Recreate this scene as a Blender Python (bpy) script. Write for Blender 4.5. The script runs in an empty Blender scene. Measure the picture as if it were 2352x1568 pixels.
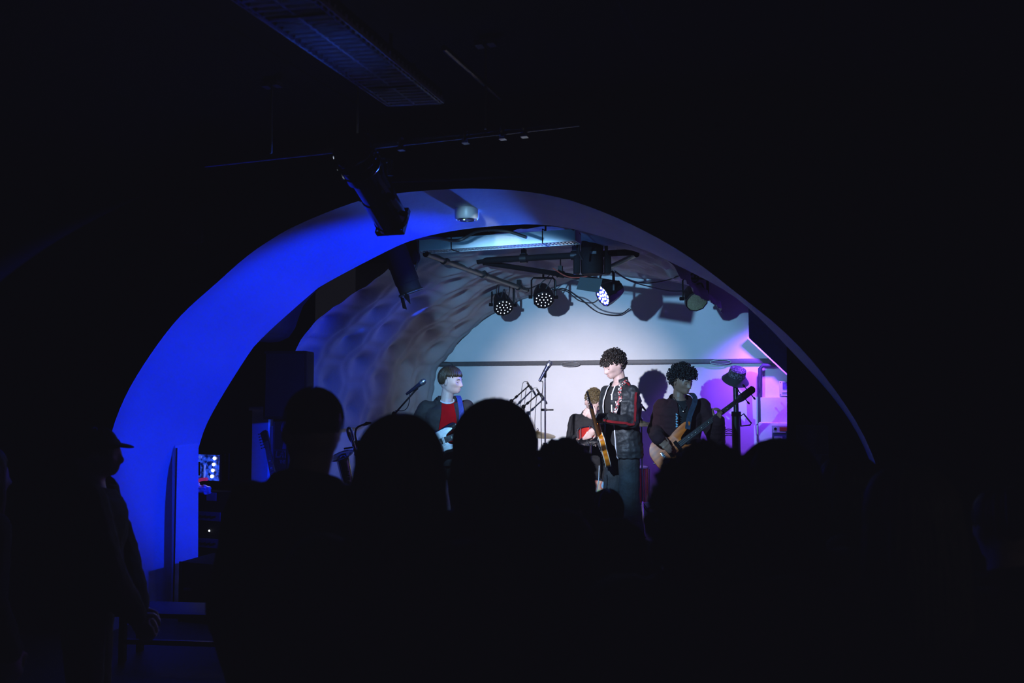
import bpy, bmesh, math, random
from mathutils import Vector, Matrix, Euler, noise
from mathutils.bvhtree import BVHTree
PI = math.pi
rnd = random.Random(7)
SC = bpy.context.scene
COL = SC.collection
# ---------------------------------------------------------------- camera model
F = 1931.0
YAW = math.radians(20.0)
PITCH = math.atan(104.0 / F)
CAM = Vector((0, 0, 1.68))
CE = Euler((PI / 2 + PITCH, 0, YAW))
CR = CE.to_matrix()
RT = Vector((math.cos(YAW), math.sin(YAW), 0))
FW = Vector((-math.sin(YAW), math.cos(YAW), 0))
UP = Vector((0, 0, 1))
def ray(px, py): return CR @ Vector(((px - 1176) / F, -(py - 784) / F, -1))
def V(px, py, d): return CAM + ray(px, py) * d
def onY(px, py, Y):
    r = ray(px, py); return CAM + r * (Y / r.y)
def onX(px, py, X):
    r = ray(px, py); return CAM + r * (X / r.x)
cam_d = bpy.data.cameras.new('camera'); cam = bpy.data.objects.new('camera', cam_d); COL.objects.link(cam)
cam.location = CAM; cam.rotation_euler = CE
cam_d.sensor_width = 36; cam_d.lens = F / 2352 * 36; cam_d.clip_start = .05
cam_d.dof.use_dof = True; cam_d.dof.focus_distance = 8.0; cam_d.dof.aperture_fstop = 2.6
SC.camera = cam
# ---------------------------------------------------------------- materials
MATS = {}
def mat(name, col, rough=.6, metal=0., emit=None, es=0., var=.12, vs=40., bump=0., bs=60., spec=.5, coat=0., sheen=0.):
    if name in MATS: return MATS[name]
    m = bpy.data.materials.new(name); m.use_nodes = True
    nt = m.node_tree; b = nt.nodes['Principled BSDF']
    b.inputs['Roughness'].default_value = rough; b.inputs['Metallic'].default_value = metal
    b.inputs['Specular IOR Level'].default_value = spec
    b.inputs['Coat Weight'].default_value = coat
    tc = nt.nodes.new('ShaderNodeTexCoord')
    n = nt.nodes.new('ShaderNodeTexNoise'); n.inputs['Scale'].default_value = vs; n.inputs['Detail'].default_value = 4
    nt.links.new(tc.outputs['Object'], n.inputs['Vector'])
    r = nt.nodes.new('ShaderNodeValToRGB')
    c = Vector(col[:3])
    r.color_ramp.elements[0].position = .3; r.color_ramp.elements[1].position = .7
    r.color_ramp.elements[0].color = (*(c * (1 - var)), 1); r.color_ramp.elements[1].color = (*[min(1, x) for x in c * (1 + var)], 1)
    nt.links.new(n.outputs['Fac'], r.inputs['Fac']); nt.links.new(r.outputs['Color'], b.inputs['Base Color'])
    if bump:
        n2 = nt.nodes.new('ShaderNodeTexNoise'); n2.inputs['Scale'].default_value = bs; n2.inputs['Detail'].default_value = 5
        nt.links.new(tc.outputs['Object'], n2.inputs['Vector'])
        bp = nt.nodes.new('ShaderNodeBump'); bp.inputs['Strength'].default_value = bump; bp.inputs['Distance'].default_value = .02
        nt.links.new(n2.outputs['Fac'], bp.inputs['Height']); nt.links.new(bp.outputs['Normal'], b.inputs['Normal'])
    if emit:
        b.inputs['Emission Color'].default_value = (*emit, 1); b.inputs['Emission Strength'].default_value = es
    MATS[name] = m
    return m
def nodes(m):
    nt = m.node_tree
    return nt, nt.nodes['Principled BSDF']
# ---------------------------------------------------------------- mesh collector
ROOT = {}
class M:
    def __init__(s, T=None):
        s.v = []; s.f = []; s.mi = []; s.T = T or Matrix(); s.m = 0
    def add(s, vs, fs):
        o = len(s.v); s.v += [s.T @ Vector(p) for p in vs]
        s.f += [[i + o for i in f] for f in fs]; s.mi += [s.m] * len(fs)
    def box(s, c, sz, rot=None):
        c = Vector(c); h = Vector(sz) / 2; r = rot or Matrix.Identity(3)
        if isinstance(r, Euler): r = r.to_matrix()
        vs = [c + r @ Vector((x * h.x, y * h.y, z * h.z)) for z in (-1, 1) for x, y in ((-1, -1), (1, -1), (1, 1), (-1, 1))]
        s.add(vs, [[3, 2, 1, 0], [4, 5, 6, 7], [0, 1, 5, 4], [1, 2, 6, 5], [2, 3, 7, 6], [3, 0, 4, 7]])
    def loft(s, rings, caps=True, closed=False):
        n = len(rings[0]); vs = [p for r in rings for p in r]; fs = []
        k = len(rings)
        for i in range(k if closed else k - 1):
            j = (i + 1) % k
            for a in range(n):
                b = (a + 1) % n
                fs.append([i * n + a, i * n + b, j * n + b, j * n + a])
        if caps and not closed:
            fs.append(list(range(n))[::-1]); fs.append([(k - 1) * n + a for a in range(n)])
        s.add(vs, fs)
    def tube(s, pts, r, n=8, caps=True, closed=False, flat=1.0, ref=None):
        pts = [Vector(p) for p in pts]; k = len(pts)
        rs = r if isinstance(r, (list, tuple)) else [r] * k
        rings = []; nx = None
        for i, p in enumerate(pts):
            if closed: t = pts[(i + 1) % k] - pts[i - 1]
            else: t = pts[min(i + 1, k - 1)] - pts[max(i - 1, 0)]
            if t.length < 1e-9: t = Vector((0, 0, 1))
            t.normalize()
            if nx is None:
                a = ref or (Vector((0, 0, 1)) if abs(t.z) < .9 else Vector((1, 0, 0)))
                nx = (a - t * a.dot(t)).normalized()
            else:
                nx = nx - t * nx.dot(t)
                nx = nx.normalized() if nx.length > 1e-6 else t.orthogonal().normalized()
            ny = t.cross(nx)
            rings.append([p + nx * (math.cos(2 * PI * q / n) * rs[i] * flat) + ny * (math.sin(2 * PI * q / n) * rs[i]) for q in range(n)])
        s.loft(rings, caps, closed)
    def cap(s, p0, p1, r0, r1, n=12, flat=1.0, ref=None):
        p0 = Vector(p0); p1 = Vector(p1); t = p1 - p0
        if t.length < 1e-6: t = Vector((0, 0, 1e-3))
        t.normalize(); P = []; Rr = []
        for a in (80, 60, 40, 20): P.append(p0 - t * r0 * math.sin(math.radians(a))); Rr.append(r0 * math.cos(math.radians(a)))
        P += [p0, p1]; Rr += [r0, r1]
        for a in (20, 40, 60, 80): P.append(p1 + t * r1 * math.sin(math.radians(a))); Rr.append(r1 * math.cos(math.radians(a)))
        s.tube(P, Rr, n, flat=flat, ref=ref)
    def chain(s, pts, rs, n=12):
        for i in range(len(pts) - 1): s.cap(pts[i], pts[i + 1], rs[i], rs[i + 1], n)
    def ell(s, c, r, rot=None, n=14):
        c = Vector(c); k = n // 2 + 1; rings = []
        rr = rot or Matrix.Identity(3)
        if isinstance(rr, Euler): rr = rr.to_matrix()
        for i in range(k):
            a = -PI / 2 + .12 + (PI - .24) * i / (k - 1)
            rings.append([c + rr @ Vector((r[0] * math.cos(a) * math.cos(2 * PI * q / n), r[1] * math.cos(a) * math.sin(2 * PI * q / n), r[2] * math.sin(a))) for q in range(n)])
        s.loft(rings)
    def lathe(s, prof, o=(0, 0, 0), ax=(0, 0, 1), n=20, caps=True):
        o = Vector(o); ax = Vector(ax).normalized(); a = ax.orthogonal().normalized(); b = ax.cross(a)
        s.loft([[o + ax * z + (a * math.cos(2 * PI * q / n) + b * math.sin(2 * PI * q / n)) * max(r, 1e-4) for q in range(n)] for r, z in prof], caps)
    def cyl(s, p0, p1, r, n=16): s.tube([p0, p1], r, n)
    def torus(s, c, R, r, ax=(0, 0, 1), n=12, m=6, e=1.0):
        c = Vector(c); ax = Vector(ax).normalized(); a = ax.orthogonal().normalized(); b = ax.cross(a)
        s.tube([c + a * (R * math.cos(2 * PI * i / n)) + b * (R * e * math.sin(2 * PI * i / n)) for i in range(n)], r, m, closed=True)
    def prism(s, poly, th, z0=0.):
        n = len(poly); vs = [(x, y, z0) for x, y in poly] + [(x, y, z0 + th) for x, y in poly]
        s.add(vs, [list(range(n))[::-1], list(range(n, 2 * n))] + [[i, (i + 1) % n, n + (i + 1) % n, n + i] for i in range(n)])
    def grid(s, rows):
        n = len(rows[0]); vs = [p for r in rows for p in r]
        s.add(vs, [[i * n + j, i * n + j + 1, (i + 1) * n + j + 1, (i + 1) * n + j] for i in range(len(rows) - 1) for j in range(n - 1)])
    def mesh(s, name, bevel=0., seg=2):
        me = bpy.data.meshes.new(name)
        me.from_pydata([tuple(p) for p in s.v], [], s.f)
        me.polygons.foreach_set('material_index', s.mi)
        if bevel:
            bm = bmesh.new(); bm.from_mesh(me)
            es = [e for e in bm.edges if len(e.link_faces) == 2 and e.calc_face_angle(0) > .5]
            bmesh.ops.bevel(bm, geom=es, offset=bevel, segments=seg, affect='EDGES', profile=.6)
            bm.to_mesh(me); bm.free()
        me.validate(); me.update()
        return me
    def build(s, name, mats, parent=None, world=False, bevel=0., smooth=True, angle=.7, fixn=True):
        return link(s.mesh(name, bevel), name, mats, parent, world, smooth, angle, fixn)
def link(me, name, mats, parent=None, world=False, smooth=True, angle=.7, fixn=True):
    if not isinstance(mats, (list, tuple)): mats = [mats]
    me.materials.clear()
    for x in mats: me.materials.append(x)
    if fixn:
        bm = bmesh.new(); bm.from_mesh(me); bmesh.ops.recalc_face_normals(bm, faces=bm.faces[:]); bm.to_mesh(me); bm.free()
    o = bpy.data.objects.new(name, me); COL.objects.link(o)
    if parent is not None:
        rm = ROOT[parent.name]; ROOT[o.name] = rm
        o.parent = parent
        if world: me.transform(rm.inverted())
    else: ROOT[o.name] = Matrix()
    if smooth:
        me.polygons.foreach_set('use_smooth', [True] * len(me.polygons))
        if angle: me.set_sharp_from_angle(angle=angle)
    me.update()
    return o
def thing(name, label, cat, loc=(0, 0, 0), rot=None, group=None):
    o = bpy.data.objects.new(name, None); COL.objects.link(o); o.empty_display_size = .1
    mw = Matrix.Translation(loc)
    if rot is not None:
        r = rot.to_matrix() if isinstance(rot, Euler) else rot
        mw = mw @ r.to_4x4()
    o.matrix_world = mw; ROOT[o.name] = mw
    tag(o, label, cat, group); return o
def tag(o, label, cat, group=None):
    o['label'] = label; o['category'] = cat
    if group: o['group'] = group
    return o
def struct(o):
    o['kind'] = 'structure'; return o
def dup(root, loc, rot, label, group=None):
    r = root.copy(); COL.objects.link(r); mw = Matrix.Translation(loc) @ (rot.to_matrix() if isinstance(rot, Euler) else rot).to_4x4()
    r.matrix_world = mw; ROOT[r.name] = mw; r['label'] = label
    if group: r['group'] = group
    for ch in list(root.children):
        c = ch.copy(); COL.objects.link(c); c.parent = r; ROOT[c.name] = mw
        for g in list(ch.children):
            d = g.copy(); COL.objects.link(d); d.parent = c; ROOT[d.name] = mw
    return r
def remesh(m, voxel, it=3, fac=.5, wr=0., wf=9.):
    me = m.mesh('tmp'); o = bpy.data.objects.new('tmp', me); COL.objects.link(o)
    bm = bmesh.new(); bm.from_mesh(me); bmesh.ops.recalc_face_normals(bm, faces=bm.faces[:]); bm.to_mesh(me); bm.free()
    r = o.modifiers.new('r', 'REMESH'); r.mode = 'VOXEL'; r.voxel_size = voxel; r.use_smooth_shade = True
    if it:
        q = o.modifiers.new('s', 'SMOOTH'); q.factor = fac; q.iterations = it
    dg = bpy.context.evaluated_depsgraph_get(); dg.update()
    out = bpy.data.meshes.new_from_object(o.evaluated_get(dg))
    bpy.data.objects.remove(o); bpy.data.meshes.remove(me)
    if wr:
        N = [v.normal.copy() for v in out.vertices]; CO = [v.co.copy() for v in out.vertices]; flat = []
        for p, n_ in zip(CO, N):
            k = noise.noise((p.x * wf, p.y * wf, p.z * wf * 1.8)) + .5 * noise.noise((p.x * wf * 2.3 + 7, p.y * wf * 2.3, p.z * wf * 3.5))
            flat.extend(p + n_ * (k * wr))
        out.vertices.foreach_set('co', flat); out.update()
    return out
def bvh(me): return BVHTree.FromPolygons([v.co for v in me.vertices], [list(p.vertices) for p in me.polygons])
def ribbon(m, tree, pts, w, off=.004, th=.003):
    """a flat band laid on a surface along pts"""
    P = []
    for p in pts:
        q, nn, _, _ = tree.find_nearest(Vector(p)); P.append((q, nn))
    rings = []
    for i, (q, nn) in enumerate(P):
        t = (P[min(i + 1, len(P) - 1)][0] - P[max(i - 1, 0)][0]).normalized()
        s_ = t.cross(nn).normalized()
        a = q + nn * off
        rings.append([a + s_ * w / 2, a + s_ * w / 2 + nn * th, a - s_ * w / 2 + nn * th, a - s_ * w / 2])
    m.loft(rings)
def lerp(a, b, t): return a + (b - a) * t
def spline(pts, n=8):
    """Catmull-Rom through points"""
    P = [Vector(p) for p in pts]; P = [P[0] * 2 - P[1]] + P + [P[-1] * 2 - P[-2]]; out = []
    for i in range(1, len(P) - 2):
        for k in range(n):
            t = k / n
            out.append(.5 * ((2 * P[i]) + (P[i + 1] - P[i - 1]) * t + (2 * P[i - 1] - 5 * P[i] + 4 * P[i + 1] - P[i + 2]) * t * t + (3 * P[i] - P[i - 1] - 3 * P[i + 1] + P[i + 2]) * t ** 3))
    out.append(P[-2]); return out
def basis(y, z):
    """3x3 with columns x,y,z from a y direction and a rough z"""
    y = Vector(y).normalized(); z = Vector(z); z = (z - y * z.dot(y)).normalized(); x = y.cross(z)
    return Matrix((x, y, z)).transposed()
# ================================================================ SETTING
K = dict(
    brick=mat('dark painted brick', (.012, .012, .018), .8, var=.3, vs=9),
    black=mat('matte black', (.0035, .0035, .0045), .8, var=.2, spec=.08),
    blackmetal=mat('satin black metal', (.004, .004, .005), .45, spec=.25, var=.2),
    chrome=mat('chrome', (.55, .55, .58), .2, 1., var=.05),
    steel=mat('dull steel', (.16, .16, .17), .42, .9, var=.2),
    plaster=mat('white painted plaster', (.70, .70, .72), .75, var=.03, vs=6, bump=.06, bs=25),
    wallwhite=mat('white stage wall', (.72, .72, .72), .7, var=.025, vs=4, bump=.03, bs=18),
    fabric=mat('pale stretch lining', (.34, .32, .34), .85, var=.06, vs=5, bump=.08, bs=30),
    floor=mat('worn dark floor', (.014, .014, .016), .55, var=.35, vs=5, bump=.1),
    deck=mat('black stage deck', (.02, .02, .022), .6, var=.3, vs=8),
    wire=mat('black cable', (.01, .01, .012), .5),
    orange_wire=mat('red cable', (.35, .05, .03), .5),
    white=mat('white enamel', (.68, .68, .7), .35, var=.03),
    whitesheet=mat('white sheet metal', (.6, .62, .65), .45, var=.03),
)
def add_brick(m):
    nt, b = nodes(m)
    tc = nt.nodes.new('ShaderNodeTexCoord'); br = nt.nodes.new('ShaderNodeTexBrick'); bp = nt.nodes.new('ShaderNodeBump')
    mp = nt.nodes.new('ShaderNodeMapping'); mp.inputs['Rotation'].default_value = (PI / 2, 0, 0)
    nt.links.new(tc.outputs['Object'], mp.inputs['Vector']); nt.links.new(mp.outputs['Vector'], br.inputs['Vector'])
    br.inputs['Scale'].default_value = 2.2; br.inputs['Color1'].default_value = (1, 1, 1, 1); br.inputs['Color2'].default_value = (.8, .8, .8, 1); br.inputs['Mortar'].default_value = (0, 0, 0, 1)
    bp.inputs['Strength'].default_value = .6; bp.inputs['Distance'].default_value = .03
    nt.links.new(br.outputs['Color'], bp.inputs['Height']); nt.links.new(bp.outputs['Normal'], b.inputs['Normal'])
add_brick(K['brick'])
ARCH_O = [(-4.60, 0), (-4.62, .7), (-4.58, 1.2), (-4.54, 1.42), (-4.37, 1.73), (-4.04, 2.11), (-3.69, 2.37), (-3.49, 2.51), (-3.33, 2.60), (-3.10, 2.70), (-2.71, 2.81), (-2.40, 2.85), (-1.89, 2.84), (-1.44, 2.77), (-1.07, 2.63), (-.69, 2.41), (-.37, 2.15), (-.12, 1.92), (.08, 1.66), (.23, 1.38), (.33, 1.0), (.36, .5), (.36, 0)]
ARCH_I = [(-4.66, 0), (-4.67, .7), (-4.65, 1.0), (-4.60, 1.16), (-4.49, 1.43), (-4.17, 1.88), (-4.0, 2.06), (-3.57, 2.38), (-3.43, 2.46), (-2.95, 2.66), (-2.70, 2.74), (-2.36, 2.785), (-1.98, 2.795), (-1.74, 2.78), (-1.54, 2.74), (-1.32, 2.67), (-1.05, 2.57), (-.86, 2.47), (-.58, 2.31), (-.40, 2.17), (-.18, 1.93), (.10, 1.59), (.26, 1.29), (.36, .9), (.39, .5), (.39, 0)]
def arc(pts, Y, n=96):
    P = spline([(x, Y, z) for x, z in pts], 10)
    L = [0]
    for a, b in zip(P, P[1:]): L.append(L[-1] + (b - a).length)
    out = []; j = 0
    for i in range(n + 1):
        t = L[-1] * i / n
        while j < len(L) - 2 and L[j + 1] < t: j += 1
        out.append(P[j].lerp(P[j + 1], (t - L[j]) / max(L[j + 1] - L[j], 1e-9)))
    return out
YA, YB = 4.5, 5.4
AO, AI = arc(ARCH_O, YA), arc(ARCH_I, YB)
# reveal (white, thick arch soffit)
m = M(); m.grid([[a.lerp(b, t / 6) for a, b in zip(AO, AI)] for t in range(7)])
struct(m.build('trim_arch', K['plaster'], angle=0, fixn=False))
# hall shell: dark brick vault
XL, XR, YBK = -6.6, 3.4, -2.6
def hallz(x):
    t = (x + 1.6) / 5.0
    return 1.0 + 2.32 * math.sqrt(max(0, 1 - t * t))
HX = [XL + (XR - XL) * i / 60 for i in range(61)]
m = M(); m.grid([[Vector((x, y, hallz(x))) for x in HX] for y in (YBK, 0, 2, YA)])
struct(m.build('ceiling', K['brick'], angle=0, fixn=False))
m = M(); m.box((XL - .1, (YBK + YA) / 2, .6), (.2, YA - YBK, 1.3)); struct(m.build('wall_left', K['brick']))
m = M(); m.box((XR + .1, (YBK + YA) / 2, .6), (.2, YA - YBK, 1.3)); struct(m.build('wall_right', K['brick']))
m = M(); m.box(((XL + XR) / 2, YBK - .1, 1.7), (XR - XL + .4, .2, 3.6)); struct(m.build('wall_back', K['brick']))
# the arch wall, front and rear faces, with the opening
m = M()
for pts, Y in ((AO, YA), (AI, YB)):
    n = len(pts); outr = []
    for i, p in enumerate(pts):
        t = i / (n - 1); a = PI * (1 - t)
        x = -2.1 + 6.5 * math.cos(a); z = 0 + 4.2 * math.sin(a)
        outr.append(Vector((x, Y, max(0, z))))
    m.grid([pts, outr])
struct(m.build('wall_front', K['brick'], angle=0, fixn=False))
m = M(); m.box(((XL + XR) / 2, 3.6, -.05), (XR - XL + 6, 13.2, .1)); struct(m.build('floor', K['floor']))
# stage room
SXL, SXR, YW = -4.45, .95, 9.3
m = M(); m.box((-2.3, (5.55 + YW) / 2, .1), (5.6, YW - 5.55, .2)); m.m = 0
struct(m.build('stage_deck', K['deck'], bevel=.01))
m = M(); m.box((-2.0, YW + .06, 1.7), (7.0, .12, 3.5)); struct(m.build('wall_stage_back', K['wallwhite']))
# picture-rail ledge with the flat oval cable clips
m = M()
zt = 1.68 + 53 / F * 10.0
m.box((-1.9, YW - .02, 1.955), (5.1, .05, .05)); struct(m.build('trim_1', mat('grey painted rail', (.085, .085, .09), .5, var=.1), bevel=.008))
CLIP = [(1310, 836), (1655, 831), (1020, 836)]
for i, (px, py) in enumerate(CLIP):
    p = onY(px, py, YW - .05); o = M()
    th = thing('cable_clip', ['oval grey cable clip on the ledge left of the curly haired guitarist', 'oval violet lit cable clip on the ledge above and right of the bassist', 'oval dark cable clip on the ledge above the left guitarist'][i], 'clip', p, group='oval clips on the wall ledge')
    o.torus((0, 0, 0), .10, .012, (0, 1, 0), 20, 6, .18) if False else o.tube([(.11 * math.cos(2 * PI * k / 24), 0, .024 * math.sin(2 * PI * k / 24)) for k in range(24)], .006, 6, closed=True)
    o.build('rim', K['steel'], th)
    q = M(); q.ell((0, .008, 0), (.10, .006, .02)); q.build('plate', mat('grey painted rail', (.2, .2, .2)), th)
# quilted fabric lining over the stage vault
PROF = [(-4.50, 1.28), (-4.46, 1.6), (-4.40, 1.95), (-4.12, 2.30), (-3.72, 2.58), (-3.2, 2.83), (-2.5, 3.0), (-1.8, 3.0), (-1.30, 2.86), (-1.0, 2.66), (-.9, 2.5)]
def lining():
    P = arc(PROF, 0, 150); n = len(P); rows = []
    ys = [6.22 + (YW - 6.22) * j / 110 for j in range(111)]
    L = [0]
    for a, b in zip(P, P[1:]): L.append(L[-1] + (b - a).length)
    pins = []
    su, sv = .46, .50
    for a in range(-1, int(L[-1] / su) + 2):
        for b in range(-1, 9):
            pins.append((a * su + (b % 2) * su / 2 + rnd.uniform(-.05, .05), 5.9 + b * sv + rnd.uniform(-.05, .05)))
    for y in ys:
        row = []
        for i, p in enumerate(P):
            t = (P[min(i + 1, n - 1)] - P[max(i - 1, 0)]).normalized(); nn = Vector((t.z, 0, -t.x))   # inward
            u = L[i]; d = min(math.hypot((u - a), (y - b)) for a, b in pins if abs(y - b) < .7)
            d2 = sorted(math.hypot((u - a), (y - b)) for a, b in pins if abs(y - b) < .7)[1]
            sag = .13 * min(1, d / .32) ** .6 - .03 * max(0, 1 - (d2 - d) / .12)
            sag += .02 * math.sin(u * 5 + y * 3)
            q = p + nn * (sag if i < 135 else sag * .6); row.append(Vector((q.x, y, q.z)))
        rows.append(row)
    m = M(); m.grid(rows); return m.build('ceiling_stage', K['fabric'], angle=0, fixn=False)
LIN = struct(lining()); LTREE = bvh(LIN.data)
# white lower side wall on the left of the stage, with ledge
m = M(); m.box((SXL - .16, (6.3 + YW) / 2, .75), (.2, YW - 6.3, 1.1)); struct(m.build('wall_stage_left', K['plaster']))
m = M(); m.box((SXL - .10, (6.3 + YW) / 2, 1.31), (.12, YW - 6.3, .03)); struct(m.build('trim_2', K['plaster'], bevel=.006))
# end pier of that wall (white, stepped)
m = M()
m.box((-4.43, 6.21, .77), (.34, .08, 1.14)); m.box((-4.56, 6.20, .84), (.17, .13, 1.28)); m.box((-4.56, 6.19, 1.49), (.20, .17, .03))
struct(m.build('trim_3', K['plaster'], bevel=.006))
# dark side recess left of the stage
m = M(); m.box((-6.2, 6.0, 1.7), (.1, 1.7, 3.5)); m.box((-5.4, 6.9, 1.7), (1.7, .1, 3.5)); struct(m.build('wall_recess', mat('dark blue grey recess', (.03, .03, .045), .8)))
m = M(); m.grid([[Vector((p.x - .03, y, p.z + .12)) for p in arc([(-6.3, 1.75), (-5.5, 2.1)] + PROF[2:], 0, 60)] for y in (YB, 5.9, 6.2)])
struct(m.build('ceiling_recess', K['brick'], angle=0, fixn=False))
# right side of stage: sloped boxing, boxed ducts, side wall
m = M(); m.box((SXR + .06, (YB + YW) / 2, 1.7), (.12, YW - YB, 3.5)); struct(m.build('wall_stage_right', K['plaster']))
m = M(); m.box((-2.0, 7.4, 3.28), (7.2, 4.2, .1)); struct(m.build('ceiling_slab', K['brick']))
def face_prism(name, pix, Y, th, mt, bevel=0., kind=True):
    pts = [onY(x, y, Y) for x, y in pix]; m = M(); n = len(pts)
    bk = [p + Vector((0, th, 0)) for p in pts]
    m.add(pts + bk, [list(range(n)), list(range(n, 2 * n))[::-1]] + [[i, (i + 1) % n, n + (i + 1) % n, n + i] for i in range(n)])
    return m
grey = mat('grey painted boxing', (.55, .55, .58), .8)
m = face_prism('x', [(1718, 650), (1720, 776), (1812, 862), (1880, 925), (1900, 870), (1800, 720)], 6.3, .06, grey)
struct(m.build('trim_4', grey))
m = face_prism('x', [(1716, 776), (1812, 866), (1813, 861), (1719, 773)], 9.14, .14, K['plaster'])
struct(m.build('trim_lit_edge', K['plaster']))  # strip added on the back wall to pass for the boxing's lit edge
m = M()
def wallbox(x0, x1, y0, y1, Yf, Yb): 
    a = onY(x0, y1, Yf); b = onY(x1, y0, Yf); m.box(((a.x + b.x) / 2, (Yf + Yb) / 2, (a.z + b.z) / 2), (b.x - a.x, Yb - Yf, b.z - a.z))
wallbox(1748, 1900, 913, 1000, 9.12, YW); struct(m.build('trim_6', K['plaster'], bevel=.004))
m = M(); wallbox(1746, 1900, 973, 1240, 8.98, YW); struct(m.build('trim_7', K['plaster'], bevel=.004))
# ================================================================ LIGHTS
def spot(name, loc, target, col, power, size, blend, rad=.03):
    l = bpy.data.lights.new(name, 'SPOT'); l.energy = power; l.color = col; l.spot_size = math.radians(size); l.spot_blend = blend; l.shadow_soft_size = rad
    o = bpy.data.objects.new(name, l); COL.objects.link(o); o.location = loc
    o.rotation_euler = (Vector(target) - Vector(loc)).to_track_quat('-Z', 'Y').to_euler(); return o
KEY = onY(904, 512, 3.92)
spot('key_spot', KEY, onY(1335, 960, 9.3), (1, .81, .81), 1150, 31, 1.0, .025)
kh = spot('key_halo', KEY, onY(1342, 915, 9.3), (.24, .58, 1), 640, 49, .40, .03); kh.scale = (1, .80, 1)
BAR = KEY + RT * .28 + UP * .10 - FW * .1
spot('strip_fill', onY(1120, 720, 5.62), onY(1130, 560, 6.15), (.10, .46, 1), 9, 105, .7, .03)  # added bare spot that brightens the strip light face, no lamp there
spot('strip_sliver', BAR, onY(1165, 552, 6.15), (.75, .92, 1), 75, 5.6, .2, .02)  # added narrow spot, no fitting, for the hot patch on the strip light
spot('detector_spot', BAR, onY(1076, 499, 4.95), (.30, .66, 1), 24, 10, 1.0, .02)
LIT = Vector((-1.95, 7.80, 2.56))
bf = spot('reveal_fill', (-.1, 4.75, 1.75), (-4.55, 5.48, 1.98), (.0, .020, 1), 900, 50, .50, .05); bf.scale = (.62, 1, 1)  # bare spot without a fitting, added inside the arch to light the left reveal
spot('blue_stage', LIT + Vector((-.12, -.15, -.07)), (-4.5, 6.9, 1.6), (.0, .07, 1), 125, 58, 1.0, .05)
spot('blue_spill', LIT + Vector((-.10, -.15, -.03)), (-2.3, 3.4, 2.93), (.03, .13, 1), 1500, 24, .9, .05)
for px, py, sz, pw in ((962, 715, 3.0, 420), (818, 764, 2.4, 260), (702, 706, 2.4, 260)):
    hit = LTREE.ray_cast(CAM, ray(px, py).normalized())[0]
    if hit: spot('blue_fleck', LIT + Vector((-.12, -.12, -.08)), hit, (.0, .05, 1), pw, sz, .4, .01)  # added narrow beams that imitate reflected blue patches on the lining
spot('violet_flood', onY(1758, 735, 8.80), onY(1785, 905, 9.2), (.21, .045, 1), 190, 128, .9, .05)
hl = bpy.data.lights.new('hall_fill', 'POINT'); hl.energy = 1.3; hl.color = (1, .93, .86); hl.shadow_soft_size = .12  # weak unseen fill added for sheen on barrel, hair and brick
ho = bpy.data.objects.new('hall_fill', hl); COL.objects.link(ho); ho.location = (2.4, .2, 2.35)
w = bpy.data.worlds.new('world'); SC.world = w; w.use_nodes = True
w.node_tree.nodes['Background'].inputs['Color'].default_value = (.004, .004, .006, 1)
# ---- colour management (a display setting; the photograph has slightly lifted blacks)
SC.view_settings.view_transform = 'Standard'; SC.view_settings.look = 'None'
SC.view_settings.use_curve_mapping = True
cmv = SC.view_settings.curve_mapping
cmv.black_level = (-.0034, -.0033, -.0050); cmv.white_level = (1, 1, 1); cmv.update()
SC.cycles.use_denoising = True
SC.cycles.max_bounces = 6; SC.cycles.sample_clamp_indirect = 4
# ================================================================ LIGHTING RIG AND CEILING THINGS
LED = mat('glowing white led', (.8, .8, .8), .3, emit=(.75, .85, 1), es=1.6)  # glow put into the dots of par lights that are off
LEDON = mat('lit blue white led', (.8, .8, .9), .3, emit=(.74, .78, 1), es=5)
RING = mat('glowing blue lens ring', (.02, .04, .3), .4, emit=(.01, .02, 1), es=1.1)
WARMLENS = mat('pale yellow lens', (.30, .27, .15), .5, var=.3, vs=80)
K['pipe'] = mat('dark worn pipe', (.045, .045, .04), .4, .3, var=.3)
# --- stage scaffold tubes
def pole(name, label, a, b, r=.024, mt='steel', clamps=()):
    a = Vector(a); b = Vector(b); t = thing(name, label, 'pole', (a + b) / 2)
    m = M(); m.tube([a, b], r, 14); m.build('tube', K[mt], t, True)
    d = (b - a).normalized()
    for c in clamps:
        p = a.lerp(b, c); q = M(); q.tube([p - d * .03, p + d * .03], r * 1.5, 12); q.box(p + Vector((0, 0, .05)), (.04, .04, .06)); q.tube([p + Vector((0, 0, .05)), p + Vector((0, 0, .22))], .006, 6)
        q.build('clamp', K['blackmetal'], t, True)
    for s_ in (a, b):
        q = M(); q.tube([s_ - d * .004, s_ + d * .004], r * 1.12, 14); q.build('end_cap', K['black'], t, True)
    return t
pole('scaffold_pole', 'grey pipe running back from the left end of the white strip light', onY(978, 583, 6.25), onY(1210, 666, 8.7), mt='pipe', clamps=(.15, .5, .9))
pole('scaffold_pole', 'black crossbar pipe passing behind the black moving head light', onY(1098, 599, 7.0), onY(1466, 578, 7.0), .028, 'black', (.3, .62))
pole('scaffold_pole', 'black pipe running from the crossbar back toward the lit lamp', onY(1112, 603, 7.05), onY(1420, 650, 8.1), .024, 'black', (.55,))
pole('scaffold_pole', 'short grey pipe slanting down from the right end of the crossbar', onY(1462, 584, 7.0), onY(1404, 612, 7.9), .022, 'pipe')
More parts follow.
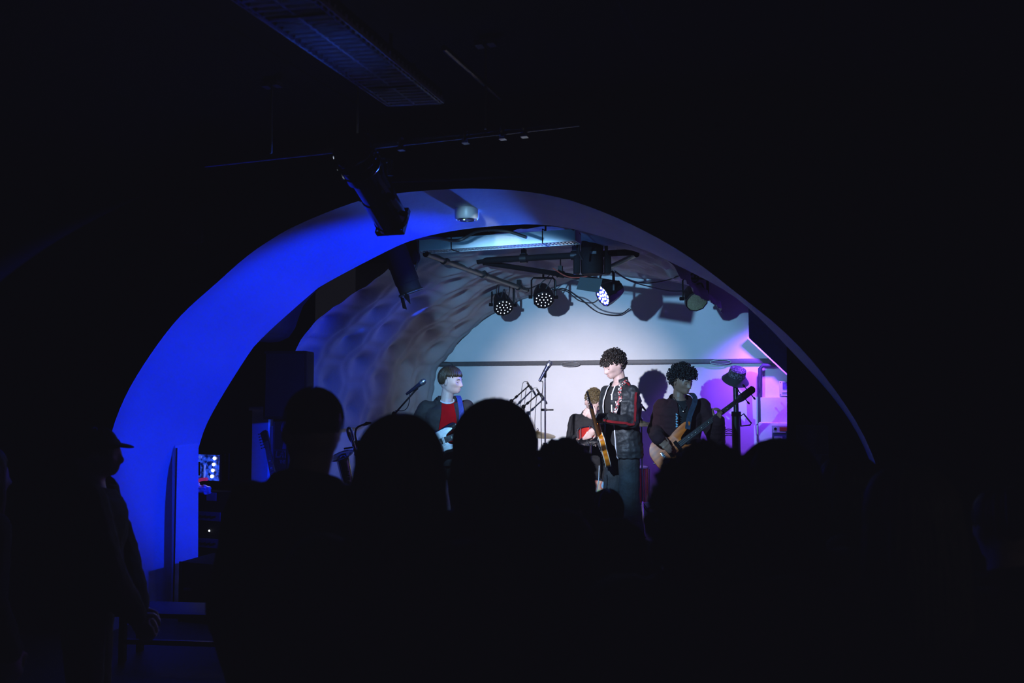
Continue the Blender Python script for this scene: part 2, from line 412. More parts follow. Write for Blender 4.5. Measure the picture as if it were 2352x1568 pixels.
# --- LED par cans
def par_can(name, label, px, py, Y, aim, lit=0, r=.113, yoke_dir=None, lens=None):
    c = onY(px, py, Y)
    t = thing(name, label, 'stage light', c)
    aim = Vector(aim).normalized(); B = basis(aim, UP).to_4x4(); T = Matrix.Translation(c) @ B
    m = M(T); m.lathe([(r * .30, -.17), (r * .62, -.155), (r * .80, -.10), (r * .98, .0), (r * 1.0, .055), (r * .93, .06), (r * .93, .045), (0.001, .045)], (0, 0, 0), (0, 1, 0), 10)
    m.build('housing', K['blackmetal'], t, True, angle=.3)
    f = M(T); f.lathe([(r * .93, .046), (0.001, .047)], (0, 0, 0), (0, 1, 0), 24)
    if lens: pl = f.build('lens', lens, t, True)
    else: pl = f.build('lens', RING if lit else K['blackmetal'], t, True)
    if not lens:
        pts = [(0, 0)] + [(r * .36 * math.cos(PI * k / 3), r * .36 * math.sin(PI * k / 3)) for k in range(6)] + [(r * .70 * math.cos(PI * k / 6 + .26), r * .70 * math.sin(PI * k / 6 + .26)) for k in range(12)]
        rr = .0145 if lit else .0062
        for x, z in pts:
            q = M(T); q.lathe([(rr, .048), (rr * .7, .054), (.0006, .056)], (x, 0, z), (0, 1, 0), 10); q.build('led', LEDON if lit else LED, pl, True)
    # yoke: a U bracket across the width, hanging from above
    X = (B.to_3x3() @ Vector((1, 0, 0)))
    X = Vector((X.x, X.y, 0)).normalized()
    y = M(); top = UP * .20
    side = r * 1.10
    P = [c - X * side, c - X * side + top * .88, c - X * (side - .02) + top, c + X * (side - .02) + top, c + X * side + top * .88, c + X * side]
    y.tube(P, .009, 8, flat=1.5, ref=aim.cross(X) if False else None); y.build('yoke', K['blackmetal'], t, True)
    for s_ in (-1, 1):
        q = M(); q.tube([c + X * s_ * (side - .01), c + X * s_ * (side + .03)], .018, 10); q.build('knob', K['black'], t, True)
    q = M(); q.tube([c + top, c + top + UP * .10], .012, 8); q.box(c + top + UP * .1, (.05, .05, .05)); q.build('hook_clamp', K['blackmetal'], t, True)
    return t, c
cam_at = lambda c, dx, dz: (CAM - c).normalized() + RT * dx + UP * dz
c0 = onY(1155, 700, 8.75); par_can('par_light', 'black par light with white dots at the end of the grey pipe', 1155, 700, 8.6, cam_at(c0, .25, -.85))
c0 = onY(1248, 682, 8.0); par_can('par_light', 'black par light with white dots, second from the left', 1248, 682, 8.35, cam_at(c0, .12, -.85))
tl, cl = par_can('par_light', 'par light glowing blue white below the moving head light', 1394, 674, 7.82, (-.62, -.60, -.42), lit=1)
c0 = onY(1598, 684, 8.4); par_can('par_light', 'black par light with a pale yellow lens beside the right of the arch', 1597, 686, 8.3, (.35, -.75, -.62), lens=WARMLENS)
# --- cables of the rig: each one a thing
def cable(label, pts, r=.006, mt='wire', name='cable', group='cables of the lighting rig'):
    P = spline([Vector(p) for p in pts], 8); m = M(); m.tube(P, r, 6)
    o = m.build(name, K[mt], None); tag(o, label, 'cable', group); return o
Y_ = lambda pts: [onY(x, y, Y) for x, y, Y in pts]
cable('black cable hanging in a loop from the second par light to the lit one', Y_([(1268, 664, 8.3), (1300, 668, 8.25), (1330, 690, 8.2), (1362, 695, 8.1), (1382, 680, 7.9)]))
cable('black cable swinging low on the back wall, right of the second par light', Y_([(1272, 668, 9.0), (1296, 663, 9.1), (1330, 684, 9.2), (1372, 716, 9.22), (1420, 723, 9.22), (1446, 708, 9.22)]))
cable('black cable draped from the pipe end to the second par light', Y_([(1188, 662, 8.6), (1208, 664, 8.5), (1222, 660, 8.4), (1240, 652, 8.4)]))
cable('black cable sagging from the moving head light to the right hand par light', Y_([(1412, 622, 7.3), (1440, 640, 7.6), (1480, 650, 7.9), (1530, 644, 8.1), (1576, 626, 8.2)]))
cable('lower black cable sagging across to the right hand par light', Y_([(1412, 625, 7.3), (1450, 646, 7.6), (1500, 660, 7.9), (1540, 668, 8.1), (1576, 668, 8.2)]))
cable('thin red cable under the crossbar beside the moving head light', Y_([(1270, 616, 7.4), (1300, 634, 7.3), (1330, 637, 7.2), (1372, 630, 7.0)]), .005, 'orange_wire')
cable('black cable tangle dropping from the pipe to the leftmost par light', Y_([(1146, 645, 8.3), (1140, 668, 8.4), (1150, 684, 8.5), (1158, 664, 8.5), (1166, 690, 8.55), (1172, 652, 8.5)]))
cable('black cable looped through the yoke of the second par light', Y_([(1262, 632, 8.3), (1240, 655, 8.3), (1250, 668, 8.3), (1272, 630, 8.3)]))
cable('coiled black cable above the right hand par light', Y_([(1574, 630, 8.2), (1590, 648, 8.2), (1604, 642, 8.2), (1598, 628, 8.2), (1584, 634, 8.2), (1592, 655, 8.25), (1612, 652, 8.25), (1620, 690, 8.25)]), .009)
cable('white cord dropping behind the white strip light', Y_([(1118, 522, 6.35), (1126, 536, 6.35), (1138, 546, 6.35)]), .004, 'white')
cable('black cable along the underside of the arch above the strip light', Y_([(956, 548, 5.5), (1000, 546, 5.6), (1052, 552, 5.8), (1100, 530, 5.8), (1160, 530, 5.8), (1210, 545, 5.8)]), .012)
cable('black cable curving from the strip light end to the moving head light', Y_([(1312, 524, 6.1), (1332, 540, 6.3), (1330, 575, 6.4), (1338, 596, 6.5)]), .008)
# --- fluorescent strip lights
def strip_light(name, label, a, b, width, hgt, cells, mats, n_rows=2, lip=.006):
    """a and b: the two ends of the front bottom edge"""
    a = Vector(a); b = Vector(b); y = (b - a).normalized(); L = (b - a).length
    B = Matrix((y, Vector((-y.y, y.x, 0)).normalized(), UP)).transposed()
    t = thing(name, label, 'strip light', a, B)
    m = M(); m.box((L / 2, .006, hgt / 2), (L, .012, hgt)); m.box((L / 2, width, hgt / 2), (L, .012, hgt)); m.box((L / 2, width / 2, hgt), (L, width, .01))
    m.box((.004, width / 2, hgt / 2), (.008, width, hgt)); m.box((L - .004, width / 2, hgt / 2), (.008, width, hgt)); m.build('housing', mats[0], t, bevel=.003)
    m = M()
    for r in range(n_rows):
        y0 = .02 + r * (width - .04) / n_rows; w_ = (width - .04) / n_rows
        for k in range(cells + 1):
            x = .02 + (L - .04) * k / cells; m.box((x, y0 + w_ / 2, .022), (.003, w_, .036)); m.box((x, y0 + w_ / 2, .003), (lip, w_ * .94, .006), Euler((0, -.25 if lip > .01 else 0, 0)))
        for yy in (y0 + .003, y0 + w_ - .003): m.box((L / 2, yy, .010), (L - .02, .005, .016))
    m.build('louvre', mats[1], t)
    for r in range(n_rows):
        q = M(); q.tube([(.03, .02 + (r + .5) * (width - .04) / n_rows, .07), (L - .03, .02 + (r + .5) * (width - .04) / n_rows, .07)], .011, 10); q.build('tube', mats[2], t)
    for x in (.22 * L, .80 * L):
        q = M(); q.tube([(x, -.004, hgt + .02), (x, -.004, -.004), (x, width * .5, -.006), (x, width + .01, 0), (x, width + .01, hgt + .02), (x, -.004, hgt + .02)], .004, 6); q.tube([(x, width / 2, hgt), (x, width / 2, hgt + .16)], .008, 6); q.build('hanging_strap', K['black'], t)
    return t
strip_light('strip_light', 'white louvred strip light hanging inside the arch above the stage', onY(962, 576, 6.15), onY(1322, 552, 6.15), .16, .088, 44, (K['white'], mat('mirror louvre', (.6, .62, .66), .22, .9), mat('unlit glass tube', (.5, .5, .52), .25)))
strip_light('strip_light', 'long dark twin louvred strip light on the hall ceiling', onY(1010, 240, 3.55), onY(648, -6, 2.15), -.24, .07, 32, (mat('dim dark enamel', (.025, .025, .028), .35), mat('mirror louvre b', (.9, .9, .95), .4, 0.), mat('dark glass tube', (.01, .01, .012), .5)), lip=.011)
# --- profile spot on the hall bar (the key light)
def cyl_light(name, label, c, aim, r, L):
    c = Vector(c); t = thing(name, label, 'stage light', c); B = basis(aim, UP).to_4x4(); T = Matrix.Translation(c) @ B
    return t, T
aim = (onY(1350, 940, 7.9) - KEY).normalized()
aim = (aim + UP * -.26 + RT * -.05).normalized(); cs = KEY - aim * .33
t, T = cyl_light('profile_spotlight', 'shiny black profile spotlight hanging from the hall bar by the arch', cs, aim, .1, .6)
m = M(T); m.lathe([(.05, -.24), (.085, -.23), (.10, -.19), (.10, -.05), (.085, -.04), (.082, .10), (.088, .11), (.088, .30), (.094, .29), (.094, .31), (.08, .31), (.078, .28), (.001, .28)], (0, 0, 0), (0, 1, 0), 24)
m.build('barrel', mat('glossy black metal', (.012, .012, .014), .16, spec=.8, coat=.5), t, True, angle=.4)
m = M(T)
for k in range(8): m.box((0, -.21 + .022 * k, .098), (.12, .006, .02))
for k in range(3): m.torus((0, -.20 + .05 * k, 0), .102, .004, (0, 1, 0), 24, 6)
m.build('cooling_fin', mat('polished edge', (.3, .3, .32), .18, .9), t, True)
m = M(T); m2 = M(T)
for a in ((.095, 0), (-.095, 0)): m2.box((a[0] * .8, .32, 0), (.008, .03, .155))
for a in (.095, -.095): m2.box((0, .32, a * .8), (.155, .03, .008))
m2.build('colour_frame', K['blackmetal'], t, True)
q = M(T)
for y_, a0, a1 in ((-.185, .5, 2.2), (-.135, .7, 2.5)):
    q = M(T); q.tube([(.1035 * math.cos(a0 + (a1 - a0) * k / 14 + 1.1), y_, .1035 * math.sin(a0 + (a1 - a0) * k / 14 + 1.1)) for k in range(15)], .0045, 6); q.build('vent_glow', mat('light leaking from vent', (.8, .8, .8), .3, emit=(.75, .85, 1), es=1.0), t, True)
for k, (x, yy, z) in enumerate(((-.07, -.02, .07), (-.03, .05, .08), (-.08, .15, .03), (0, .12, .088), (.03, .02, .098))):
    q = M(T); q.ell((x, yy, z), (.006, .012, .006)); q.build('bolt', K['chrome'], t, True)
lz = M(T); lz.lathe([(.077, .296), (.001, .298)], (0, 0, 0), (0, 1, 0), 20); lz.build('lens', mat('bright lens', (.6, .6, .6), .1, emit=(.8, .9, 1), es=.4), t, True)
for k, (x, yy, z) in enumerate(((.09, .06, -.05), (.09, .22, -.03), (-.09, .16, .02))):
    q = M(T); q.tube([(x, yy, z), (x * 1.4, yy, z * 1.4)], .014, 10); q.build('knob', K['black'], t, True)
X = (T.to_3x3() @ Vector((1, 0, 0))); barz = onY(860, 333, 3.62)
yo = T @ Vector((0, -.02, 0)); tp = Vector((yo.x, yo.y, onY(860, 368, 3.6).z))
m = M(); m.tube([yo - X * .125, yo - X * .125 + (tp - yo) * .9, tp - X * .10, tp + X * .10, yo + X * .125 + (tp - yo) * .9, yo + X * .125], .008, 8, flat=2); m.build('yoke', K['blackmetal'], t, True)
m = M(); m.tube([tp, tp + UP * .10], .01, 8); m.box(tp + UP * .10, (.05, .07, .06)); m.build('hook_clamp', K['blackmetal'], t, True)
# --- black can with barn doors, left inside the arch
a = onY(908, 572, 5.75); b = onY(942, 668, 5.75); ax = (b - a).normalized()
t, T = cyl_light('barn_door_light', 'black can light with open barn doors at the left end of the strip light', (a + b) / 2, ax + FW * .25, .09, .35)
m = M(T); m.lathe([(.06, -.20), (.092, -.18), (.095, .10), (.088, .11), (.088, .17), (.10, .175), (.10, .19), (.08, .19), (.001, .17)], (0, 0, 0), (0, 1, 0), 18); m.build('housing', K['black'], t, True, angle=.4)
for poly in ([(-.095, .185), (-.012, .205), (-.045, .295), (-.150, .275)], [(.015, .20), (.092, .17), (.175, .205), (.120, .265)]):
    q = M(T @ Matrix.Translation((0, 0, -.07))); q.prism(poly, .004); q.build('barn_door', K['black'], t, True)
q = M(T); q.torus((0, .185, 0), .098, .004, (0, 1, 0), 20, 6); q.build('rim', K['steel'], t, True)
q = M(); pc = (a + b) / 2; q.tube([pc + RT * .10, pc + RT * .12 + UP * .12, pc + RT * .10 + UP * .30, pc - RT * .10 + UP * .30, pc - RT * .11 + UP * .1, pc - RT * .10], .008, 8); q.build('yoke', K['blackmetal'], t, True)
q = M(); q.ell(onY(953, 590, 5.8), (.045, .03, .06)); q.build('knob', K['black'], t, True)
# --- black moving head light with teal barn door in front of the lit lamp
c = onY(1360, 592, 6.75)
t = thing('moving_head_light', 'large black fixture hanging over the crossbar with one teal flap', 'stage light', c)
B = Matrix((RT, FW, UP)).transposed().to_4x4(); T = Matrix.Translation(c) @ B
m = M(T); m.lathe([(.05, .16), (.085, .145), (.095, .10), (.095, -.12), (.085, -.14), (.001, -.14)], (0, 0, 0), (0, 0, 1), 18); m.build('housing', K['black'], t, True, bevel=0)
q = M(T)
for s_ in (-1, 1): q.box((s_ * .128, 0, -.06), (.05, .12, .15)); q.box((s_ * .118, 0, .06), (.025, .05, .24))
q.box((0, 0, .175), (.26, .05, .025))
q.build('yoke', K['black'], t, True, bevel=.01)
q = M(T); q.box((0, .0, .24), (.05, .05, .16)); q.build('hook_clamp', K['blackmetal'], t, True)
q = M(T); q.box((0, -.098, .03), (.05, .004, .022)); q.build('name_plate', mat('dim grey plate', (.10, .11, .12), .5), t, True)
fl = [onY(x, y, 6.7) for x, y in ((1332, 636), (1384, 640), (1376, 672), (1324, 664))]
q = M(); q.add(fl + [p + FW * .006 for p in fl], [[0, 1, 2, 3], [7, 6, 5, 4], [0, 4, 5, 1], [1, 5, 6, 2], [2, 6, 7, 3], [3, 7, 4, 0]]); q.build('barn_door', mat('dark teal sheet', (.0008, .010, .012), .6, spec=.2), t, True)
# --- smoke detector under the arch soffit
c = onY(1072, 489, 4.95); c.z = 2.815
t = thing('smoke_detector', 'white round smoke detector under the top of the arch', 'smoke detector', c)
m = M(); m.lathe([(.078, .03), (.078, -.045), (.07, -.06), (.068, -.058), (.001, -.058)], (0, 0, 0), (0, 0, 1), 28); m.build('housing', K['white'], t)
m = M(); m.torus((0, 0, -.06), .05, .005, n=24); m.build('vent_ring', K['steel'], t)
m = M(); m.ell((-.01, -.02, -.062), (.006, .006, .004)); m.build('indicator', mat('indicator', (.5, .9, .5), emit=(.5, 1, .5), es=2), t)
m = M(); m.tube([(0, 0, .03), (.0, 0, .05)], .085, 28); m.build('base_plate', K['white'], t)
# --- hall bar, drop rods and brackets
ba = onY(470, 380, 3.6); bb = onY(1334, 280, 3.6)
bb.z = ba.z = (ba.z + bb.z) / 2
t = pole('lighting_bar', 'long dark lighting bar across the hall ceiling in front of the arch', ba, bb, .015, 'steel')
for px in (782, 922, 1070, 1155, 1205):
    p = onY(px, 330, 3.6); p.z = ba.z; q = M(); q.torus(p, .024, .008, (1, 0, 0), 14, 6); q.box(p + UP * -.028, (.03, .03, .02)); q.build('clamp', mat('worn chrome clamp', (.30, .30, .32), .3, .8), t, True)
def rod(label, px, y0, Y):
    p = onY(px, y0, Y); z1 = hallz(p.x) - .01; t = thing('drop_rod', label, 'rod', (p.x, Y, ba.z + .02), group='rods holding the lighting bar')
    m = M(); m.tube([(0, 0, 0), (0, 0, z1 - ba.z - .02)], .006, 8); m.build('rod', mat('dull olive rod', (.30, .29, .22), .5), t)
    m = M(); m.box((-.03, 0, z1 - ba.z - .035), (.035, .05, .025)); m.box((.03, 0, z1 - ba.z - .035), (.035, .05, .025)); m.build('bracket', mat('pale bracket', (.35, .35, .38), .4, .5), t)
rod('thin steel rod dropping to the bar above the profile spotlight', 822, 220, 3.6)
rod('thin steel rod with blue lit bracket, left of the others', 624, 240, 3.6)
rod('thin steel rod with pale bracket at the end of the twin strip light', 1115, 262, 3.6)
# faint conduits on the hall vault
def conduit(label, P, r=.012):
    m = M(); m.tube([Vector(p) for p in P], r, 8); o = m.build('conduit', mat('dim conduit', (.05, .05, .055), .4, .3)); tag(o, label, 'conduit', 'conduits in the dark hall'); return o
conduit('dark conduit along the hall ceiling right of the twin strip light', [onY(1020, 110, 3.0), onY(1150, 225, 3.9)])
conduit('dark pipe across the wall above the arch', [onY(900, 415, 4.44), onY(1020, 412, 4.44), onY(1225, 402, 4.44), onY(1225, 340, 4.44)])
# small dark loudspeaker high on the hall left
c = onY(442, 520, 4.2); t = thing('wall_speaker', 'small dark speaker box high up left of the arch', 'speaker', c)
m = M(); m.box((0, 0, 0), (.14, .16, .20), Euler((.2, 0, .5))); m.build('cabinet', K['blackmetal'], t, bevel=.012)
m = M(); m.box((.035, -.07, -.015), (.11, .01, .17), Euler((.2, 0, .5))); m.build('grille', mat('dim grille', (.04, .04, .05), .6), t)
m = M(); m.tube([(0, .02, .08), (0, .1, .22), (.02, .28, .22)], .012, 8); m.build('bracket', K['blackmetal'], t)
# ================================================================ PEOPLE
SKIN = dict(pale=mat('pale skin', (.60, .42, .37), .5, var=.06, vs=30), brown=mat('brown skin', (.34, .17, .105), .5, var=.06, vs=30))
HAIR = dict(dark=mat('dark brown hair', (.018, .013, .011), .42, var=.3, vs=60), black=mat('black hair', (.006, .006, .007), .5, var=.3, vs=60),
            brown=mat('brown hair', (.05, .032, .016), .45, var=.3, vs=60), olive=mat('light brown hair', (.105, .075, .030), .5, var=.35, vs=70), blonde=mat('dark blonde hair', (.12, .10, .06), .5, var=.3, vs=60))
LIP = mat('lip', (.42, .20, .19), .45); LASH = mat('dark lash', (.02, .015, .012), .6); LIPB = mat('brown lip', (.15, .07, .055), .45)
def headmat(c, fwd, up, s=1.0):
    y = -Vector(fwd).normalized(); B = basis(y, up)
    return Matrix.Translation(c) @ B.to_4x4() @ Matrix.Scale(s, 4)
BUMPS = []
for s_ in (-1, 1):
    BUMPS += [((s_ * .022, -.092, .024), .016, (0, -.006, 0)), ((s_ * .032, -.088, .002), .012, (0, .011, 0)), ((s_ * .012, -.094, -.037), .008, (s_ * .002, -.010, 0)), ((s_ * .048, -.066, -.018), .020, (s_ * .003, -.007, 0)), ((s_ * .050, -.050, -.058), .020, (-s_ * .005, .003, 0)), ((s_ * .013, -.092, -.060), .009, (0, -.004, 0)), ((s_ * .014, -.094, -.0668), .006, (0, .003, 0)), ((s_ * .048, .0, -.070), .022, (s_ * .008, 0, -.006)), ((s_ * .066, -.045, .03), .02, (-s_ * .004, 0, 0))]
BUMPS += [((0, -.096, .008), .009, (0, -.008, 0)), ((0, -.098, -.012), .0095, (0, -.015, 0)), ((0, -.098, -.031), .0112, (0, -.025, -.002)), ((0, -.092, -.059), .010, (0, -.007, 0)), ((0, -.090, -.073), .010, (0, -.009, 0)), ((0, -.096, -.0665), .006, (0, .004, 0)), ((0, -.084, -.085), .008, (0, .004, 0)), ((0, -.072, -.104), .017, (0, -.012, -.003))]
def head_prims(m, T):
    o = m.T; m.T = T; rings = []; n = 72; k = 60
    for i in range(k + 1):
        a = -PI / 2 + .03 + (PI - .06) * i / k; row = []
        for q in range(n):
            b = 2 * PI * q / n; z = .117 * math.sin(a); c = math.cos(a); x = .077 * c * math.cos(b); y = .103 * c * math.sin(b)
            lo = min(1, max(0, (-z - .045) / .055)); lo = lo * lo * (3 - 2 * lo)
            if y < 0: y *= 1 + .40 * lo - .04
            else: y = y * (1 - .35 * lo) + .012 * (1 - lo)
            up = min(1, max(0, (z - .0) / .08)); x *= 1 + .03 * up - .05 * lo
            p = Vector((x, y, z)); d = Vector()
            if y < .03:
                for cc, sg, v in BUMPS:
                    r2 = (p - Vector(cc)).length_squared / (2 * sg * sg)
                    if r2 < 6: d += Vector(v) * math.exp(-r2)
            row.append(p + d)
        rings.append(row)
    m.loft(rings)
    for s in (-1, 1):
        m.ell((s * .083, .012, -.010), (.011, .021, .033), Euler((.2, 0, s * .4)))
    m.T = o
def hand(m, w, d, back, side, curl=(.5, .5, .4), spread=.06, thumb=(.7, .2), s=1.0, fcurl=None):
    """w wrist, d finger direction, back = normal of the back of the hand, side = thumb on -1/+1 x"""
    o = m.T; m.T = Matrix.Translation(w) @ basis(d, back).to_4x4() @ Matrix.Scale(s, 4)
    m.ell((0, .045, -.002), (.040, .056, .017), n=14); m.cap((0, -.015, 0), (0, .03, 0), .026, .029, 12, .75)
    m.cap((-.028, .085, -.002), (.028, .082, -.002), .014, .013, 10)
    for i, (x, L) in enumerate(((-.030, .074), (-.010, .083), (.011, .077), (.030, .060))):
        x *= -side * -1; p = Vector((x if side < 0 else -(-x) , .085, 0)); a = 0; r = .0092 - .0006 * (i == 3)
        sp = (i - 1.5) * spread * (1 if side < 0 else 1)
        cc = fcurl[i] if fcurl else curl
        for k, fr in enumerate((.44, .32, .24)):
            a += cc[k]; q = p + Vector((math.sin(sp) * math.cos(a), math.cos(a) * math.cos(sp), -math.sin(a))) * L * fr
            m.cap(p, q, r, r * .9, 8); p = q; r *= .9
    p = Vector((side * .030, .018, -.008)); d1 = Vector((side * .75, .62, -.35 - .5 * thumb[1])).normalized(); q = p + d1 * .042; m.cap(p, q, .0145, .0115, 10)
    d2 = (d1 + Vector((-side * thumb[0], .5, -.3 * thumb[1]))).normalized(); e = q + d2 * .032; m.cap(q, e, .0112, .0098, 8)
    m.cap(e, e + (d2 + Vector((-side * .3, .1, 0))).normalized() * .026, .0098, .0078, 8); m.T = o
def curls(m, T, n, ok, R=(.085, .105, .098), C=(0, .022, .034), ring=.012, jit=.012, seed=1, tr=.0042):
    r = random.Random(seed); o = m.T; m.T = T; k = 0; t = 0
    while k < n and t < n * 30:
        t += 1; v = Vector((r.gauss(0, 1), r.gauss(0, 1), r.gauss(0, 1))).normalized()
        p = Vector((v.x * R[0], v.y * R[1], v.z * R[2])) + Vector(C)
        if not ok(p, v): continue
        p += v * r.uniform(-jit, jit); ax = Vector((r.gauss(0, 1), r.gauss(0, 1), r.gauss(0, 1))) + v * .4
        m.torus(p, ring * r.uniform(.7, 1.25), tr * r.uniform(.8, 1.3), ax, 9, 5, r.uniform(.6, 1)); k += 1
    m.T = o
def cap_hair(m, T, ok, R=(.083, .104, .096), C=(0, .022, .034), n=40, nz=0., seed=0):
    """closed thin scalp shell where ok(p) holds"""
    o = m.T; m.T = T; rows = []
    for i in range(n // 2 + 1):
        a = -PI / 2 + PI * i / (n // 2); row = []
        for q in range(n):
            v = Vector((math.cos(a) * math.cos(2 * PI * q / n), math.cos(a) * math.sin(2 * PI * q / n), math.sin(a)))
            p = Vector((v.x * R[0], v.y * R[1], v.z * R[2])) + Vector(C)
            if nz: p += v * nz * noise.noise(p * 28 + Vector((seed, 0, 0)))
            row.append(p)
        rows.append(row)
    vs = [p for r_ in rows for p in r_]; fs = []
    for i in range(n // 2):
        for q in range(n):
            f = [i * n + q, i * n + (q + 1) % n, (i + 1) * n + (q + 1) % n, (i + 1) * n + q]
            c = sum((vs[j] for j in f), Vector()) / 4
            if ok(c, None): fs.append(f)
    m.add(vs, fs); m.T = o
def strands(m, T, n, end, R=(.085, .106, .098), C=(0, .022, .034), drop=lambda f: 0., r0=.006, seed=3, phis=(0, 2 * PI), lift=.0, th0=.05):
    """locks combed down from the crown; end(phi) = polar angle where the lock ends; phi 0 = face"""
    r = random.Random(seed); o = m.T; m.T = T; C = Vector(C)
    for k in range(n):
        ph = r.uniform(*phis); t1 = end(ph) * r.uniform(.92, 1.05); t0 = r.uniform(th0, th0 + .5); pts = []
        wob = r.uniform(-.12, .12); ex = r.uniform(0, .008) + lift
        for i in range(8):
            th = lerp(t0, t1, i / 7); f = ph + wob * i / 7
            v = Vector((math.sin(th) * math.sin(f), -math.sin(th) * math.cos(f), math.cos(th)))
            pts.append(C + Vector((v.x * R[0], v.y * R[1], v.z * R[2])) + v * ex)
        D = drop(ph)
        if D:
            e = pts[-1]; out = Vector((e.x - C.x, e.y - C.y, 0)) * .12
            for i in range(1, 6): pts.append(e + Vector((0, 0, -D * i / 5)) + out * math.sin(PI * i / 6) + Vector((r.uniform(-.004, .004), r.uniform(-.004, .004), 0)))
        L = len(pts); m.tube(pts, [r0 * (1 - .75 * (i / (L - 1)) ** 2) for i in range(L)], 5)
    m.T = o
def torso(m, J, k=1.0, hem=-.10, top=True, kx=1.0):
    lf, fr = J['lf'], J['fr']; pel, nb = J['pel'], J['nb']; ax = (nb - pel); L = ax.length / .50
    up = ax.normalized(); sh = (J['shL'] + J['shR']) / 2
    def P(t): return pel.lerp(nb, t) + fr * (J.get('bend', 0) * math.sin(PI * t))
    S = [(hem, .158, .112), (0, .160, .115), (.18, .148, .105), (.34, .142, .102), (.55, .160, .115), (.74, .168, .115), (.86, .150, .095)] + ([(.96, .085, .07), (1.02, .060, .062)] if top else [])
    rings = []
    for t, rx, ry in S:
        c = pel + up * (t * ax.length) if t < 0 else P(t)
        rings.append([c + lf * (math.cos(2 * PI * q / 20) * rx * k * kx * L) + fr * (math.sin(2 * PI * q / 20) * ry * k * L) for q in range(20)])
    m.loft(rings)
def limbs(m, pts, rs, n=14): m.chain(pts, rs, n)
def person(name_label, J, skin='pale', top=None, legs=None, hairf=None, hair='dark', voxel=.006, opening=None, shirt=None, hands=True, face=True, base=None, seed=1, sleeve=(.066, .056, .046), wr=.006, extras=None, cat='person', k_top=1.13, group=None, hem=-.10, hs=1.0):
    base = base or Vector((J['pel'].x, J['pel'].y, J['ground']))
    t = thing('person', name_label, cat, base, group=group)
    HM = headmat(J['hc'], J['hf'], J['hu'], J.get('hs', 1.0)); J['HM'] = HM
    m = M(); head_prims(m, HM)
    nk = HM @ Vector((0, .028, -.055)); m.cap(nk, J['nb'] + J['fr'] * -.005, .056, .062, 14); m.cap(J['nb'], J['nb'].lerp((J['shL'] + J['shR']) / 2, .6) - UP * .03, .062, .08, 14)
    torso(m, J, .90); m.cap(J['shL'] * .9 + J['shR'] * .1, J['shR'] * .9 + J['shL'] * .1, .050, .050, 12)
    for s in 'LR':
        m.chain([J['sh' + s], J['el' + s], J['wr' + s]], [.047, .037, .026])
        m.chain([J['hip' + s], J['kn' + s], J['an' + s]], [.078, .052, .036])
        m.cap(J['an' + s], J['an' + s] + J['foot' + s] * .13 - UP * .03, .034, .03)
        if hands: hand(m, **J['hand' + s])
    body = link(remesh(m, voxel, 2), 'body', SKIN[skin], t, True, angle=0)
    if face:
        for s in (-1, 1):
            q = M(HM); q.tube([(s * .014, -.100, .020), (s * .030, -.098, .027), (s * .048, -.083, .022)], [.003, .0038, .0018], 6); q.build('eyebrow', HAIR[hair], t, True)
            q = M(HM); q.ell((s * .031, -.0800, .001), (.0140, .0085, .0072)); q.build('eyelid', SKIN[skin], t, True)
            q = M(HM); q.tube([(s * .018, -.0865, -.0025), (s * .030, -.0895, -.0052), (s * .045, -.081, -.001)], [.0012, .0024, .0014], 6); q.build('eyelash', LASH, t, True)
        q = M(HM); q.ell((0, -.0950, -.0612), (.020, .0080, .0040)); q.ell((0, -.0945, -.0715), (.017, .0085, .0050)); q.build('lips', LIPB if skin == 'brown' else LIP, t, True)
    if shirt:
        q = M(); torso(q, J, 1.0, hem); q.cap(J['shL'] * .92 + J['shR'] * .08, J['shR'] * .92 + J['shL'] * .08, .058, .058)
        for s in 'LR': q.cap(J['sh' + s], J['sh' + s].lerp(J['el' + s], .5), .058, .052)
        sm = remesh(q, .008, 3); cutneck(sm, J)
        link(sm, 'shirt', shirt, t, True, angle=0)
    if top:
        q = M(); torso(q, J, k_top, hem); q.cap(J['shL'] * .95 + J['shR'] * .05, J['shR'] * .95 + J['shL'] * .05, .070, .070, 14)
        q.cap(J['nb'].lerp(J['shL'], .3), J['nb'] + UP * .025, .07, .07); q.cap(J['nb'].lerp(J['shR'], .3), J['nb'] + UP * .025, .07, .07)
        for s in 'LR':
            q.chain([J['sh' + s], J['el' + s], J['wr' + s].lerp(J['el' + s], J.get('cuff', .04))], list(sleeve))
        tm = remesh(q, .008, 3, wr=wr, wf=11); cutneck(tm, J, .008)
        if opening: opening(tm)
        J['topbvh'] = bvh(tm)
        J['top'] = link(tm, J.get('topname', 'jacket'), top, t, True, angle=0)
    if legs:
        q = M(); c = J['pel']; lf, fr = J['lf'], J['fr']
        q.loft([[c + UP * z + lf * (math.cos(2 * PI * a / 18) * rx) + fr * (math.sin(2 * PI * a / 18) * ry) for a in range(18)] for z, rx, ry in ((.10, .150, .112), (0, .168, .125), (-.08, .165, .12))])
        lr = J.get('legr', (.098, .076, .070))
        for s in 'LR': q.chain([J['hip' + s] + UP * .0, J['kn' + s], J['an' + s] + UP * .02], list(lr), 16)
        link(remesh(q, .009, 3, wr=.006, wf=9), 'trousers', legs, t, True, angle=0)
        for s in 'LR':
            a = J['an' + s]; d = J['foot' + s]; z = J['ground']; a0 = Vector((a.x, a.y, z + .042))
            q = M(); q.cap(a0 - d * .05, a0 + d * .15, .042, .036, 14); q.cap(a0 + UP * .02 - d * .03, a0 + UP * .05, .042, .045)
            sm = remesh(q, .009, 2)
            for v in sm.vertices: v.co.z = max(v.co.z, z + .001)
            link(sm, 'shoe', K['black'], t, True, angle=0)
    if hairf:
        q = M(); hairf(q, HM); q.build('hair', HAIR[hair], t, True, angle=0, fixn=False)
    if extras: extras(t, J, HM)
    return t
